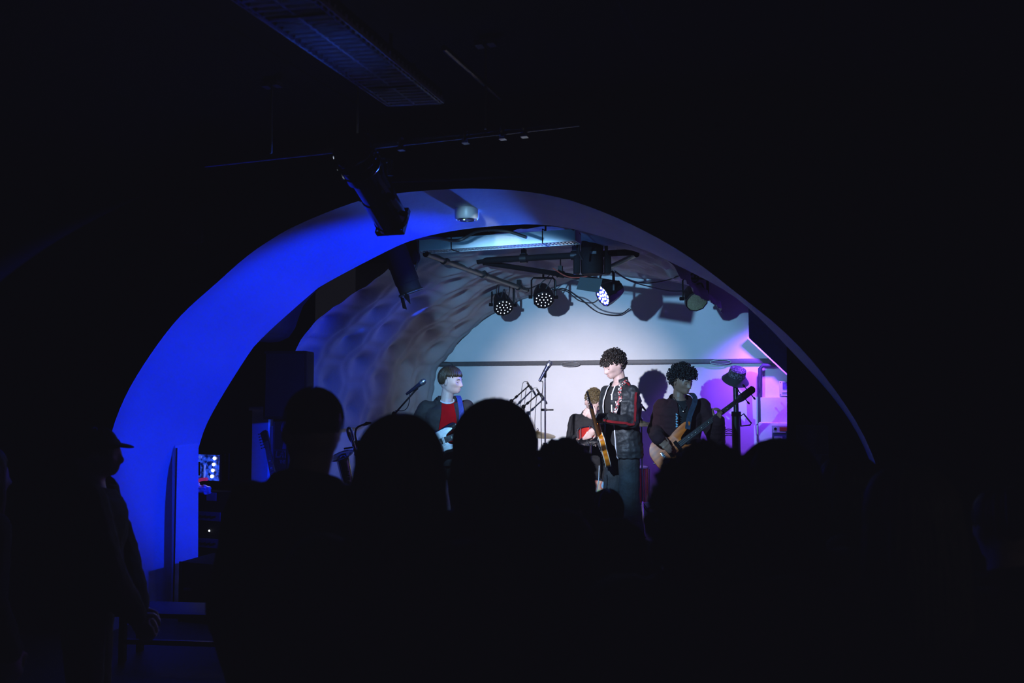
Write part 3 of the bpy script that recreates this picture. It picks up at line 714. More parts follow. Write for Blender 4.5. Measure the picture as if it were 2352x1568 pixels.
def cutneck(me, J, lift=0.):
    """open the collar: drop faces above the neckline plane close to the neck"""
    bm = bmesh.new(); bm.from_mesh(me)
    up = (J['nb'] - J['pel']).normalized(); n = (up + J['fr'] * .45).normalized(); p = J['nb'] + up * (.010 + lift) + J['fr'] * .02
    bmesh.ops.bisect_plane(bm, geom=bm.verts[:] + bm.edges[:] + bm.faces[:], plane_co=p, plane_no=n)
    kill = [f for f in bm.faces if (f.calc_center_median() - p).dot(n) > 1e-5 and (f.calc_center_median() - J['nb']).length < .17]
    bmesh.ops.delete(bm, geom=kill, context='FACES'); bm.to_mesh(me); bm.free()
def cut_open(me, J, x0, x1, z0=None):
    """front opening between two lines: x0=(bottom,top) and x1 offsets along lf from the torso axis"""
    lf, fr = J['lf'], J['fr']; pel, nb = J['pel'], J['nb']; up = (nb - pel).normalized(); L = (nb - pel).length
    bm = bmesh.new(); bm.from_mesh(me); pl = []
    for (a, b) in (x0, x1):
        p0 = pel - up * .12 + lf * a; p1 = nb + up * .05 + lf * b; n = (p1 - p0).cross(fr).normalized()
        bmesh.ops.bisect_plane(bm, geom=bm.verts[:] + bm.edges[:] + bm.faces[:], plane_co=p0, plane_no=n); pl.append((p0, n))
    kill = []
    for f in bm.faces:
        c = f.calc_center_median(); d0 = (c - pl[0][0]).dot(pl[0][1]); d1 = (c - pl[1][0]).dot(pl[1][1])
        rel = c - pel; ax = pel + up * rel.dot(up)
        if d0 * d1 < 0 and (c - ax).dot(fr) > .0 and abs((c - ax).dot(lf)) < .17 and (c - ax).length < .26: kill.append(f)
    bmesh.ops.delete(bm, geom=kill, context='FACES')
    bm.to_mesh(me); bm.free(); return pl
def standing(base, fr, H, d_head=(0, 0), arms='down', lean=0.):
    """default joints of a person standing at base facing fr"""
    fr = Vector((fr[0], fr[1], 0)).normalized(); lf = UP.cross(fr); b = Vector(base); J = dict(lf=lf, fr=fr, ground=b.z)
    h = H / 1.75
    J['pel'] = b + UP * (.96 * h); J['nb'] = b + UP * (1.475 * h) + fr * lean; sw = .175 * h
    for s, k in (('L', 1), ('R', -1)):
        J['sh' + s] = b + UP * (1.415 * h) + lf * (k * sw) + fr * lean; J['hip' + s] = b + UP * (.92 * h) + lf * (k * .085)
        J['kn' + s] = b + UP * (.50 * h) + lf * (k * .10) + fr * .02; J['an' + s] = b + UP * .09 + lf * (k * .11); J['foot' + s] = (fr + lf * k * .25).normalized()
        J['el' + s] = b + UP * (1.12 * h) + lf * (k * (sw + .06)) - fr * .02; J['wr' + s] = b + UP * (.88 * h) + lf * (k * (sw + .05)) + fr * .06
        J['hand' + s] = dict(w=J['wr' + s], d=-UP + fr * .15, back=lf * k, side=(1 if k > 0 else -1))
    J['hc'] = b + UP * (1.635 * h) + fr * (.03 + lean); J['hf'] = fr; J['hu'] = UP; J['hs'] = h
    return J

def band(m, pts, w, nrm, th=.004):
    P = spline(pts, 6); rings = []
    for i, p in enumerate(P):
        t = (P[min(i + 1, len(P) - 1)] - P[max(i - 1, 0)]).normalized(); n_ = nrm if not callable(nrm) else nrm(i / (len(P) - 1)); s_ = t.cross(n_).normalized(); n_ = s_.cross(t)
        rings.append([p + s_ * w / 2, p + s_ * w / 2 + n_ * th, p - s_ * w / 2 + n_ * th, p - s_ * w / 2])
    m.loft(rings)
# ================================================================ INSTRUMENTS
def cspl(pts, n=6):
    P = [Vector((x, y, 0)) for x, y in pts]; k = len(P); out = []
    for i in range(k):
        a, b, c, d = P[i - 1], P[i], P[(i + 1) % k], P[(i + 2) % k]
        for j in range(n):
            t = j / n; q = .5 * (2 * b + (c - a) * t + (2 * a - 5 * b + 4 * c - d) * t * t + (3 * b - a - 3 * c + d) * t ** 3); out.append((q.x, q.y))
    return out
STRAT = [(0, -.205), (.09, -.195), (.150, -.13), (.148, -.05), (.112, .03), (.122, .10), (.098, .145), (.062, .125), (.034, .085), (-.034, .085), (-.052, .12), (-.080, .185), (-.112, .205), (-.135, .165), (-.122, .08), (-.112, .02), (-.148, -.05), (-.165, -.12), (-.11, -.19)]
ES = [(0, -.245), (.12, -.232), (.195, -.14), (.186, -.05), (.138, .035), (.146, .10), (.150, .155), (.112, .195), (.062, .165), (.03, .115), (-.03, .115), (-.062, .165), (-.112, .195), (-.150, .155), (-.146, .10), (-.138, .035), (-.186, -.05), (-.195, -.14), (-.12, -.232)]
BASS = [(0, -.225), (.10, -.21), (.155, -.14), (.148, -.05), (.110, .04), (.128, .13), (.105, .19), (.065, .165), (.034, .11), (-.034, .11), (-.06, .17), (-.085, .25), (-.112, .275), (-.140, .22), (-.128, .10), (-.115, .03), (-.150, -.06), (-.165, -.14), (-.10, -.21)]
def wood(name, c1, c2, sc=14):
    m = mat(name, c1, .4, coat=.1); nt, b = nodes(m)
    tc = nt.nodes.new('ShaderNodeTexCoord'); wv = nt.nodes.new('ShaderNodeTexWave'); wv.inputs['Scale'].default_value = sc; wv.inputs['Distortion'].default_value = 5; wv.inputs['Detail'].default_value = 3; wv.inputs['Detail Scale'].default_value = .6
    r = nt.nodes.new('ShaderNodeValToRGB'); r.color_ramp.elements[0].color = (*c1, 1); r.color_ramp.elements[1].color = (*c2, 1)
    nt.links.new(tc.outputs['Object'], wv.inputs['Vector']); nt.links.new(wv.outputs['Color'], r.inputs['Fac']); nt.links.new(r.outputs['Color'], b.inputs['Base Color']); return m
IVORY = mat('ivory binding', (.75, .70, .55), .35); ROSE = mat('dark fingerboard', (.03, .02, .015), .45)
def guitar(label, kind, o, neck, normal, bodym, neckm, name='electric_guitar', cat='guitar'):
    B = basis(neck, normal); t = thing(name, label, cat, o, B)
    out, th, br, nut, hd, nw, ns = dict(strat=(STRAT, .044, -.09, .555, .175, .024, 6), es=(ES, .046, -.08, .55, .19, .024, 6), bass=(BASS, .042, -.12, .74, .21, .023, 4))[kind]
    P = cspl(out); m = M(); m.prism(P, th, -th); m.build('body', bodym, t, bevel=.005 if kind != 'es' else .002, angle=.8)
    if kind == 'es':
        for z in (0, -th):
            m = M(); m.tube([(x, y, z) for x, y in P], .0042, 6, closed=True); m.build('binding', IVORY, t)
        m = M(); m.prism([(x * .975, y * .975) for x, y in P], .003, -.001); m.build('top_plate', wood('sunburst top', (.62, .25, .03), (.30, .09, .01), 6), t)
        for s in (-1, 1):
            m = M(); m.tube([(s * .10, -.02, .003), (s * .112, -.06, .003), (s * .108, -.11, .003), (s * .12, -.15, .003)], .006, 6); m.build('sound_hole', K['black'], t)
        pg = [(.03, .10), (.085, .05), (.09, -.03), (.05, -.05), (.03, -.02)]
    elif kind == 'strat':
        pg = [(.034, .084), (.062, .122), (.088, .128), (.098, .10), (.092, .04), (.118, -.03), (.125, -.08), (.095, -.10), (.06, -.075), (-.05, -.075), (-.085, -.04), (-.10, .03), (-.105, .11), (-.08, .16), (-.055, .11), (-.034, .084)]
    else: pg = None
    if pg:
        m = M(); m.prism(cspl(pg, 4) if kind == 'strat' else pg, .003, .002); m.build('pickguard', mat('white pickguard', (.74, .74, .72), .35) if kind == 'strat' else K['black'], t, bevel=.001)
    y0 = out[9][1] - .02
    m = M(); m.loft([[Vector((x * w, y, z)) for x, z in ((-1, .006), (1, .006), (1, -.006), (.6, -.02), (-.6, -.02), (-1, -.006))] for y, w in ((y0 - .02, nw * 1.15), (nut, nw * .9), (nut + .02, nw * .95))]); m.build('neck', neckm, t)
    m = M(); m.loft([[Vector((x * w, y, z)) for x, z in ((-1, .006), (-1, .011), (1, .011), (1, .006))] for y, w in ((y0 - .05, nw * 1.17), (nut, nw * .92))]); fb = m.build('fingerboard', ROSE, t)
    m = M(); q = M(); nf = 21
    for k in range(1, nf + 1):
        y = nut - (nut - br) * (1 - 2 ** (-k / 12))
        if y > y0 - .05: m.box((0, y, .0118), (nw * 2.05, .0022, .0022))
    m.build('frets', K['chrome'], fb)
    for k in (3, 5, 7, 9, 12, 15, 17, 19):
        y = nut - (nut - br) * (1 - (2 ** (-k / 12) + 2 ** (-(k - 1) / 12)) / 2); q.ell((0, y, .0112), (.004, .004, .0014))
        if kind == 'strat': q.box((0, y, .0115), (.020, .010, .0008))
    q.build('inlays', IVORY, fb)
    m = M(); hp = [(-nw * .95, nut), (nw * .95, nut), (.036 if kind != 'strat' else .03, nut + .05), (.034 if kind != 'strat' else .028, nut + hd - .02), (.012, nut + hd), (-.012, nut + hd), (-.034 if kind != 'strat' else -.045, nut + hd - .015), (-.036 if kind != 'strat' else -.03, nut + .05)]
    m.prism(hp, .015, -.010); hs = m.build('headstock', neckm if kind != 'es' else K['black'], t, bevel=.002)
    pegs = [(s, nut + .06 + .038 * k) for s in (-1, 1) for k in range(3)] if kind == 'es' else ([(-1, nut + .035 + .024 * k) for k in range(6)] if kind == 'strat' else [(s, nut + .075 + .07 * k) for s in (-1, 1) for k in range(2)])
    for s, y in pegs:
        big = 1.7 if kind == 'bass' else 1.0
        m = M(); m.tube([(s * .024, y, .004), (s * .024, y, .016)], .005 * big, 8); m.tube([(s * .03, y, -.004), (s * (.042 + .012 * big), y, -.004)], .003 * big, 6); m.ell((s * (.048 + .016 * big), y, -.004), (.010 * big, .006 * big, .004), n=8); m.build('tuning_peg', K['chrome'] if kind != 'bass' else K['blackmetal'], t)
    for k in range(ns):
        x = (k - (ns - 1) / 2); m = M(); m.tube([(x * .0105 * (1.6 if ns == 4 else 1), br, .016), (x * .0070 * (1.5 if ns == 4 else 1), nut, .0145), (x * .008, nut + .08, .010)], .0007 if ns == 6 else .0012, 4); m.build('string', K['chrome'], t)
    m = M(); m.box((0, br, .007), (.08, .024, .014)); m.build('bridge', K['chrome'], t, bevel=.002)
    for k in range(ns):
        x = (k - (ns - 1) / 2) * .0105 * (1.6 if ns == 4 else 1); m = M(); m.box((x, br + .004, .014), (.008, .02, .006)); m.build('bridge_saddle', K['steel'], t)
    for y in ({'strat': (-.05, .0, .05), 'es': (-.03, .07), 'bass': (-.055, .045)}[kind]):
        m = M(); m.box((0, y, .006), (.085 if kind != 'bass' else .10, .022 if kind == 'strat' else .036, .012)); m.build('pickup', mat('white pickup', (.7, .7, .68), .4) if kind == 'strat' else (K['chrome'] if kind == 'es' else K['black']), t, bevel=.003)
        if kind == 'strat':
            m = M(); [m.tube([(x * .0105, y, .011), (x * .0105, y, .0135)], .003, 6) for x in (-2.5, -1.5, -.5, .5, 1.5, 2.5)]; m.build('pole_pieces', K['steel'], t.children[-1])
    for k in range(3 if kind != 'es' else 4):
        m = M(); x, y = ((.10, -.045 - .038 * k) if kind == 'strat' else (.11 + .02 * (k % 2), -.10 - .045 * (k // 2) - .02 * k)); m.lathe([(.011, 0), (.010, .016), (.001, .017)], (x * .9, y, .003), (0, 0, 1), 12); m.build('control_knob', mat('white pickguard', (.7, .7, .7)) if kind == 'strat' else K['black'], t)
    m = M(); m.ell((0, out[0][1] - .006, -th / 2), (.006, .010, .006)); m.build('strap_button', K['chrome'], t)
    return t, B
SUN = wood('amber sunburst', (.75, .27, .015), (.50, .13, .006), 9); ORANGE = wood('orange flamed wood', (.92, .17, .002), (.70, .115, .001), 7); MAPLE = wood('brown neck wood', (.20, .09, .03), (.13, .06, .02), 12)
JET = mat('gloss black lacquer', (.008, .008, .009), .15, coat=.6)
# ================================================================ BAND
JK = mat('black track jacket cloth', (.020, .023, .026), .55, var=.15, vs=30, bump=.25, bs=38)
JEANS = mat('black washed denim', (.026, .032, .036), .8, var=.35, vs=14, bump=.3, bs=60)
REDT = mat('red cotton', (.46, .002, .006), .9, spec=.1, var=.08, vs=12, bump=.15, bs=20)
BLK = mat('black cotton', (.014, .014, .016), .85, var=.2, vs=20, bump=.2, bs=30)
DKJ = mat('charcoal overshirt', (.018, .017, .019), .8, var=.15, vs=20, bump=.2, bs=24)
WINE = mat('dark wine hoodie', (.035, .006, .009), .9, var=.2, vs=10, bump=.2, bs=24)
REDS = mat('dark red stripe', (.28, .012, .018), .6); WHT = mat('white piping', (.75, .76, .8), .5)
G_ = .20
def pattern(name):
    m = mat(name, (.1, .1, .1), .7); nt, b = nodes(m); tc = nt.nodes.new('ShaderNodeTexCoord'); v = nt.nodes.new('ShaderNodeTexVoronoi'); v.inputs['Scale'].default_value = 88
    r = nt.nodes.new('ShaderNodeValToRGB'); r.color_ramp.interpolation = 'CONSTANT'
    for p, c in ((0, (.02, .02, .02, 1)), (.28, (.5, .05, .06, 1)), (.5, (.75, .68, .66, 1)), (.78, (.03, .03, .03, 1))):
        e = r.color_ramp.elements[0] if p == 0 else r.color_ramp.elements.new(p); e.position = p; e.color = c
    r.color_ramp.elements.remove(r.color_ramp.elements[-1])
    sx = nt.nodes.new('ShaderNodeSeparateColor'); nt.links.new(tc.outputs['Object'], v.inputs['Vector']); nt.links.new(v.outputs['Color'], sx.inputs['Color']); nt.links.new(sx.outputs['Red'], r.inputs['Fac']); nt.links.new(r.outputs['Color'], b.inputs['Base Color']); return m
def stage_person(label, px_pel, py_pel, d, fr, **kw):
    pel = V(px_pel, py_pel, d); return pel
# ---------- centre guitarist
d0 = 8.0
fr = (-RT * .80 - FW * .60).normalized(); lf = UP.cross(fr)
J = dict(fr=fr, lf=lf, ground=G_)
J['pel'] = V(1430, 1032, d0); J['pel'].z = 1.09; J['nb'] = V(1422, 882, d0) + fr * -.01; J['bend'] = .01
sc_ = J['nb'] - UP * .075
J['shL'] = sc_ + lf * .175 + fr * .0; J['shR'] = sc_ - lf * .175
J['elL'] = V(1452, 968, d0 - .22); J['wrL'] = V(1368, 958, d0 - .34)
J['elR'] = V(1392, 985, d0 + .10); J['wrR'] = V(1366, 986, d0 - .12)
for s, k in (('L', 1), ('R', -1)):
    J['hip' + s] = J['pel'] + lf * (k * .085) - UP * .05; J['kn' + s] = J['pel'] + lf * (k * .12) + fr * .03 - UP * .46; J['an' + s] = J['pel'] + lf * (k * .15) + fr * .0; J['an' + s].z = G_ + .09; J['foot' + s] = (fr + lf * k * .3).normalized()
hf = (-RT * .80 - FW * .42 - UP * .40).normalized()
J['hc'] = V(1409, 839, d0 - .01); J['hf'] = hf; J['hu'] = UP
neckd = (-RT * .16 + UP * .46 - FW * .58).normalized()
esO = V(1376, 1014, d0 - .22)
hp = V(1352, 951, d0 - .36)
J['handL'] = dict(w=J['wrL'], d=(-RT * .80 + UP * .42 - FW * .05), back=(-FW * .85 - UP * .2), side=1, curl=(.75, .75, .6), thumb=(.1, .1))
J['handR'] = dict(w=J['wrR'], d=(-RT * .62 - UP * .55 - FW * .30), back=(-FW * .9 + RT * .25 + UP * .1), side=-1, curl=(.30, .35, .3), spread=.17, s=.92)
J['cuff'] = .06; J['legr'] = (.105, .092, .098)
def open_g(me): J['pl'] = cut_open(me, J, (.075, .030), (-.080, -.045))
def G_extra(t, J, HM):
    tree = J['topbvh']; lf, fr = J['lf'], J['fr']; pel, nb = J['pel'], J['nb']; up = (nb - pel).normalized()
    for a, b in ((.075, .030), (-.080, -.045)):
        pts = []
        for i in range(16):
            u = i / 15; p = (pel - up * .10 + lf * a).lerp(nb + up * .05 + lf * b, u) + fr * .14; pts.append(p)
        q = M(); ribbon(q, tree, pts, .012, .0035, .004); q.build('zip_edge', WHT, t, True)
    # red sleeve stripe: shoulder - elbow - cuff on the camera side
    pts = []
    A, E, W_ = J['shL'], J['elL'], J['wrL']
    off = (-FW * .95 + RT * .12)
    for i in range(9): pts.append(A.lerp(E, i / 9) + off * .1 + RT * .015)
    for i in range(9): pts.append(E.lerp(W_, i / 9 * .9) + off * .09 - UP * .03)
    q = M(); ribbon(q, tree, [nb.lerp(A, .55) + UP * .1 - FW * .04] + pts, .022, .001, .003); q.build('sleeve_stripe', REDS, t, True)
    # stand collar
    q = M(); c = nb + up * .035; rings = []
    for h, k in ((-.02, 1.08), (.034, .96)):
        rings.append([c + up * h + (lf * math.cos(a) * .072 + fr * math.sin(a) * .07) * k - fr * .012 - up * (.03 * max(0, math.sin(a))) for a in [PI / 2 + .5 + (2 * PI - 1.0) * i / 20 for i in range(21)]])
    q.grid(rings); o = q.build('collar', JK, t, True, angle=0); sd = o.modifiers.new('t', 'SOLIDIFY'); sd.thickness = .008
    # pendant necklace
    q = M(); q.tube([nb + lf * .05 + fr * .05 + UP * .01, nb + fr * .11 - UP * .07, nb - lf * .05 + fr * .05 + UP * .01], .002, 5); q.ell(nb + fr * .118 - UP * .10, (.008, .008, .014)); q.build('necklace', K['chrome'], t, True)
    for s in 'LR':
        q = M(); e = J['wr' + s].lerp(J['el' + s], .06); d = (J['el' + s] - J['wr' + s]).normalized(); q.tube([e, e + d * .03], .046, 16); q.build('cuff', JK, t, True)
    # pocket welt and badge
    q = M(); w0 = pel + lf * .17 + fr * .05 + up * .10; ribbon(q, tree, [w0 + up * .0 + fr * .03, w0 + up * .06 + fr * .0, w0 + up * .12 - fr * .02], .014, .001, .003); q.build('pocket', BLK, t, True)
    q = M(); bp = nb + lf * .10 + fr * .16 - up * .16; ribbon(q, tree, [bp, bp - up * .02], .012, .001, .002); q.build('badge', WHT, t, True)
def hair_g(q, T):
    ok = lambda p, v: (p.z > .058 or p.y > .02 or (p.y > -.03 and p.z > .014)) and p.z > -.075 and not (abs(p.x) > .06 and -.02 < p.y < .035 and p.z < .02) and p.y > -.115
    cap_hair(q, T, lambda p, v: (p.z > .045 or p.y > .035) and p.z > -.05, (.080, .100, .092))
    curls(q, T, 900, ok, (.094, .114, .108), (0, .022, .036), .0095, .016, 11, .0036)
    curls(q, T, 90, lambda p, v: p.y < -.05 and .042 < p.z < .08, (.088, .126, .10), (0, .010, .036), .009, .008, 12, .0034)
G = person('young man with dark curly hair in a black track jacket with red sleeve stripes', J, 'pale', JK, JEANS, hair_g, 'dark', .005, open_g, BLK, extras=G_extra, sleeve=(.064, .062, .046), wr=.011, hem=-.13, k_top=1.16)
es, EB = guitar('amber semi hollow guitar with white binding held upright by the curly haired man', 'es', esO, neckd, (-RT * .97 - FW * .25), SUN, MAPLE)
def strap(label, tree, pts, w, mt):
    q = M(); ribbon(q, tree, spline(pts, 5), w, .006, .003); o = q.build('guitar_strap', mt, None); tag(o, label, 'guitar strap'); return o
pts = [J['nb'] + lf * .085 + UP * .05 - fr * .02, J['nb'] + lf * .09 + fr * .08 - UP * .02, V(1418, 915, 7.75), V(1406, 945, 7.72), V(1396, 975, 7.75)]
strap('red and white patterned strap across the track jacket', J['topbvh'], pts, .034, pattern('red white patterned webbing'))
# ---------- left guitarist
d0 = 7.95; fr = (-FW * .97 + RT * .24).normalized(); lf = UP.cross(fr)
J = dict(fr=fr, lf=lf, ground=G_); J['pel'] = V(1026, 1052, d0); J['pel'].z = 1.02; J['nb'] = V(1026, 922, d0)
J['shL'] = V(1072, 936, d0); J['shR'] = V(978, 938, d0); J['elL'] = V(1094, 990, d0 - .06); J['wrL'] = V(1100, 992, d0 - .36); J['elR'] = V(948, 994, d0 + .02); J['wrR'] = V(984, 1020, d0 - .38)
for s, k in (('L', 1), ('R', -1)):
    J['hip' + s] = J['pel'] + lf * (k * .085) - UP * .05; J['kn' + s] = J['pel'] + lf * (k * .11) - UP * .43; J['an' + s] = J['pel'] + lf * (k * .14); J['an' + s].z = G_ + .09; J['foot' + s] = (fr + lf * k * .3).normalized()
J['hc'] = V(1037, 876, d0); J['hf'] = (RT * .88 - FW * .42 - UP * .08).normalized(); J['hu'] = UP
st_n = (RT * .90 + UP * .34 - FW * .12).normalized(); stO = V(1008, 1016, d0 - .26)
J['handL'] = dict(w=J['wrL'], d=(RT * .3 + UP * .75 - FW * .3), back=(-FW * .2 - UP * .3 + RT * .7), side=-1 * -1, curl=(.8, .8, .5))
J['handR'] = dict(w=J['wrR'], d=(RT * .8 - UP * .35 - FW * .1), back=(-FW * .9), side=-1, curl=(.45, .5, .4))
J['topname'] = 'overshirt'
JL = J
def open_l(me): cut_open(me, JL, (.125, .045), (-.155, -.050))
def L_extra(t, J, HM):
    q = M(); nb = J['nb']; up = UP; c = nb + up * .012
    q.torus(c + J['fr'] * .02, .066, .007, (up + J['fr'] * .45), 24, 8); q.build('neckline', WHT, t, True)
    q = M(); q.ell(HM @ Vector((.082, .008, -.032)), (.005, .005, .005)); q.build('earring', K['chrome'], t, True)
    q = M(); c = nb + up * .025
    q.grid([[c + up * h + (J['lf'] * math.cos(a) * .085 + J['fr'] * math.sin(a) * .075) * k for a in [PI / 2 + .9 + (2 * PI - 1.8) * i / 20 for i in range(21)]] for h, k in ((-.03, 1.2), (.03, 1.0))]); o = q.build('collar', DKJ, t, True, angle=0); sd = o.modifiers.new('t', 'SOLIDIFY'); sd.thickness = .008
def hair_l(q, T):
    ok = lambda p, v: (p.z > .050 or (p.y > .005 and p.z > .012) or p.y > .035) and p.z > -.058
    cap_hair(q, T, ok, (.086, .110, .100), (0, .020, .034), 96)
    strands(q, T, 420, lambda f: 1.34 if abs((f + PI) % (2 * PI) - PI) < .75 else (1.45 if abs((f + PI) % (2 * PI) - PI) < 1.6 else 2.15), (.090, .116, .104), (0, .018, .034), r0=.007, seed=5)
person('young man in a dark overshirt and red shirt looking over his shoulder at stage left', J, 'pale', DKJ, BLK, hair_l, 'brown', .006, open_l, REDT, extras=L_extra, sleeve=(.078, .070, .060), wr=.007, hem=-.14, k_top=1.2)
guitar('black electric guitar with a white pickguard on the man in the red shirt', 'strat', stO, st_n, (-FW * .95 + UP * .20 - RT * .1), JET, MAPLE)
def strap2(label, J, pts, w, mt):
    q = M(); f = J['fr']; band(q, pts, w, lambda u: (UP * max(0, 1 - u * 5) + f).normalized()); o = q.build('guitar_strap', mt, None); tag(o, label, 'guitar strap'); return o
s0 = J['shL'].lerp(J['nb'], .45)
strap2('blue guitar strap over the dark overshirt of the man in red', J, [s0 + UP * .075 - fr * .06, s0 + UP * .082 + fr * .02, s0 + UP * .03 + fr * .12, V(1060, 955, d0 - .20), V(1053, 990, d0 - .27)], .046, mat('blue webbing', (.02, .05, .30), .6, var=.3))
# ---------- bassist
d0 = 8.15; fr = (-FW * .94 - RT * .10 + RT * .2).normalized(); lf = UP.cross(fr)
J = dict(fr=fr, lf=lf, ground=G_); J['pel'] = V(1566, 1048, d0); J['nb'] = V(1560, 916, d0)
J['shL'] = V(1612, 934, d0); J['shR'] = V(1522, 934, d0); J['elL'] = V(1646, 1010, d0 - .02); J['wrL'] = V(1650, 966, d0 - .26); J['elR'] = V(1506, 990, d0 + .04); J['wrR'] = V(1512, 1008, d0 - .37)
for s, k in (('L', 1), ('R', -1)):
    J['hip' + s] = J['pel'] + lf * (k * .085) - UP * .05; J['kn' + s] = J['pel'] + lf * (k * .12) - UP * .42; J['an' + s] = J['pel'] + lf * (k * .15); J['an' + s].z = G_ + .09; J['foot' + s] = (fr + lf * k * .3).normalized()
J['hc'] = V(1568, 876, d0 - .03); J['hf'] = (-FW * .80 + RT * .48 - UP * .26).normalized(); J['hu'] = UP
bs_n = (RT * .80 + UP * .60 - FW * .02).normalized(); bO = V(1548, 1030, d0 - .26)
J['handL'] = dict(w=J['wrL'], d=(UP * .7 + RT * .1 - FW * .15), back=(RT * .8 + FW * .2), side=-1 * -1, curl=(.8, .8, .5), s=1.05)
J['handR'] = dict(w=J['wrR'], d=(RT * .72 - UP * .62 - FW * .12), back=(-FW * .85 + UP * .3), side=-1, curl=(.22, .25, .2), spread=.05, s=1.05)
J['topname'] = 'hoodie'; JB = J
def open_b(me): cut_open(me, JB, (.06, .035), (-.085, -.05))
def B_extra(t, J, HM):
    nb = J['nb']; q = M(); P = [nb + J['lf'] * .06 + J['fr'] * .03 + UP * .02, nb + J['lf'] * .035 + J['fr'] * .11 - UP * .05, nb + J['fr'] * .125 - UP * .105, nb - J['lf'] * .04 + J['fr'] * .11 - UP * .05, nb - J['lf'] * .065 + J['fr'] * .03 + UP * .02]
    q.tube(spline(P, 6), .0028, 6); q.build('necklace', K['chrome'], t, True)
    q = M(); q.ell(P[2] - UP * .012, (.014, .006, .012)); q.build('pendant', K['chrome'], t, True)
    # small pale blue vertical lettering-like print on the shirt front
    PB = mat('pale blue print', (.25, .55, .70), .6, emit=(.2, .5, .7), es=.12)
    q = M(); r = random.Random(4)
    for k in range(6):
        c = V(1553.5, 951 + 5.6 * k, 7.94)
        q.box(c, (.009, .006, .016), Euler((0, r.uniform(-.5, .5), .35))); q.box(c + RT * .008 + UP * r.uniform(-.006, .006), (.012, .006, .005), Euler((0, r.uniform(-.5, .5), .35)))
    q.build('shirt_print', PB, t, True)
def hair_b(q, T):
    ok = lambda p, v: (p.z > .052 or p.y > .03 or (p.y > -.01 and p.z > .02)) and p.z > -.01 - .05 * (p.y > .04)
    cap_hair(q, T, lambda p, v: (p.z > .05 or p.y > .03) and p.z > -.05, (.084, .104, .096))
    curls(q, T, 1100, ok, (.120, .132, .114), (0, .016, .048), .0105, .022, 21, .0038)
    curls(q, T, 300, ok, (.10, .116, .103), (0, .016, .045), .0115, .015, 22, .0042)
person('young man with big black curly hair in a dark hoodie playing an orange bass', J, 'brown', [WINE], BLK, hair_b, 'black', .005, open_b, BLK, extras=B_extra, sleeve=(.085, .084, .062), wr=.009, hem=-.12, k_top=1.22)
guitar('orange wooden bass guitar with a long dark neck', 'bass', bO, bs_n, (-FW * .93 + UP * .28), ORANGE, mat('dark neck', (.02, .013, .01), .4), 'bass_guitar', 'bass guitar')
s0 = J['shL'].lerp(J['nb'], .5)
strap2('dark blue strap over the left shoulder of the bassist', J, [s0 + UP * .085 - fr * .06, s0 + UP * .092 + fr * .02, s0 + UP * .03 + fr * .14, V(1584, 955, d0 - .20), V(1579, 985, d0 - .24)], .05, mat('dark blue webbing', (.03, .05, .08), .6, var=.4))
# ---------- drummer, seated behind
d0 = 8.78; fr = (-FW).normalized(); lf = UP.cross(fr); pel = V(1362, 1092, d0 + .12); pel.z = G_ + .55
J = dict(fr=fr, lf=lf, ground=G_, pel=pel, nb=V(1362, 948, d0 - .02)); J['shL'] = V(1400, 962, d0); J['shR'] = V(1322, 966, d0)
J['elL'] = V(1412, 1015, d0 - .05); J['wrL'] = V(1384, 1010, d0 - .36); J['elR'] = V(1312, 1016, d0 - .05); J['wrR'] = V(1338, 1006, d0 - .34)
for s, k in (('L', 1), ('R', -1)):
    J['hip' + s] = pel + lf * (k * .09) + fr * .03; J['kn' + s] = pel + lf * (k * .22) + fr * .40 - UP * .03; J['an' + s] = pel + lf * (k * .24) + fr * .42; J['an' + s].z = G_ + .09; J['foot' + s] = fr
J['hc'] = V(1364, 924, d0 - .10); J['hf'] = (-FW * .80 + RT * .12 - UP * .55).normalized(); J['hu'] = UP
for s, k in (('L', 1), ('R', -1)): J['hand' + s] = dict(w=J['wr' + s], d=fr - lf * k * .3 - UP * .1, back=UP, side=(1 if k > 0 else -1), curl=(1.2, 1.1, .6))
def hair_d(q, T):
    ok = lambda p, v: (p.z > .048 or p.y > .03) and p.z > -.045
    cap_hair(q, T, ok, (.082, .104, .096), n=44)
    curls(q, T, 700, ok, (.085, .107, .101), (0, .020, .036), .0075, .007, 31, .0036)
person('drummer with light brown hair in a black shirt bending over his drums', J, 'pale', BLK, BLK, hair_d, 'olive', .006, sleeve=(.075, .068, .060), wr=.006)
for s, lab in (('R', 'pale drumstick in the hand of the drummer beside the red snare'), ('L', 'drumstick hidden partly behind the curly haired guitarist')):
    w_ = J['wr' + s] + fr * .08 - UP * .015; q = M(); dd = (fr * .25 - (lf if s == 'L' else -lf) * .8 + UP * .10).normalized()
    q.tube([w_ - dd * .08, w_ + dd * .22, w_ + dd * .28], [.007, .006, .004], 8); q.ell(w_ + dd * .29, (.006, .006, .006)); o = q.build('drumstick', mat('pale hickory', (.6, .4, .28), .5), None); tag(o, lab, 'drumstick', 'drumsticks')
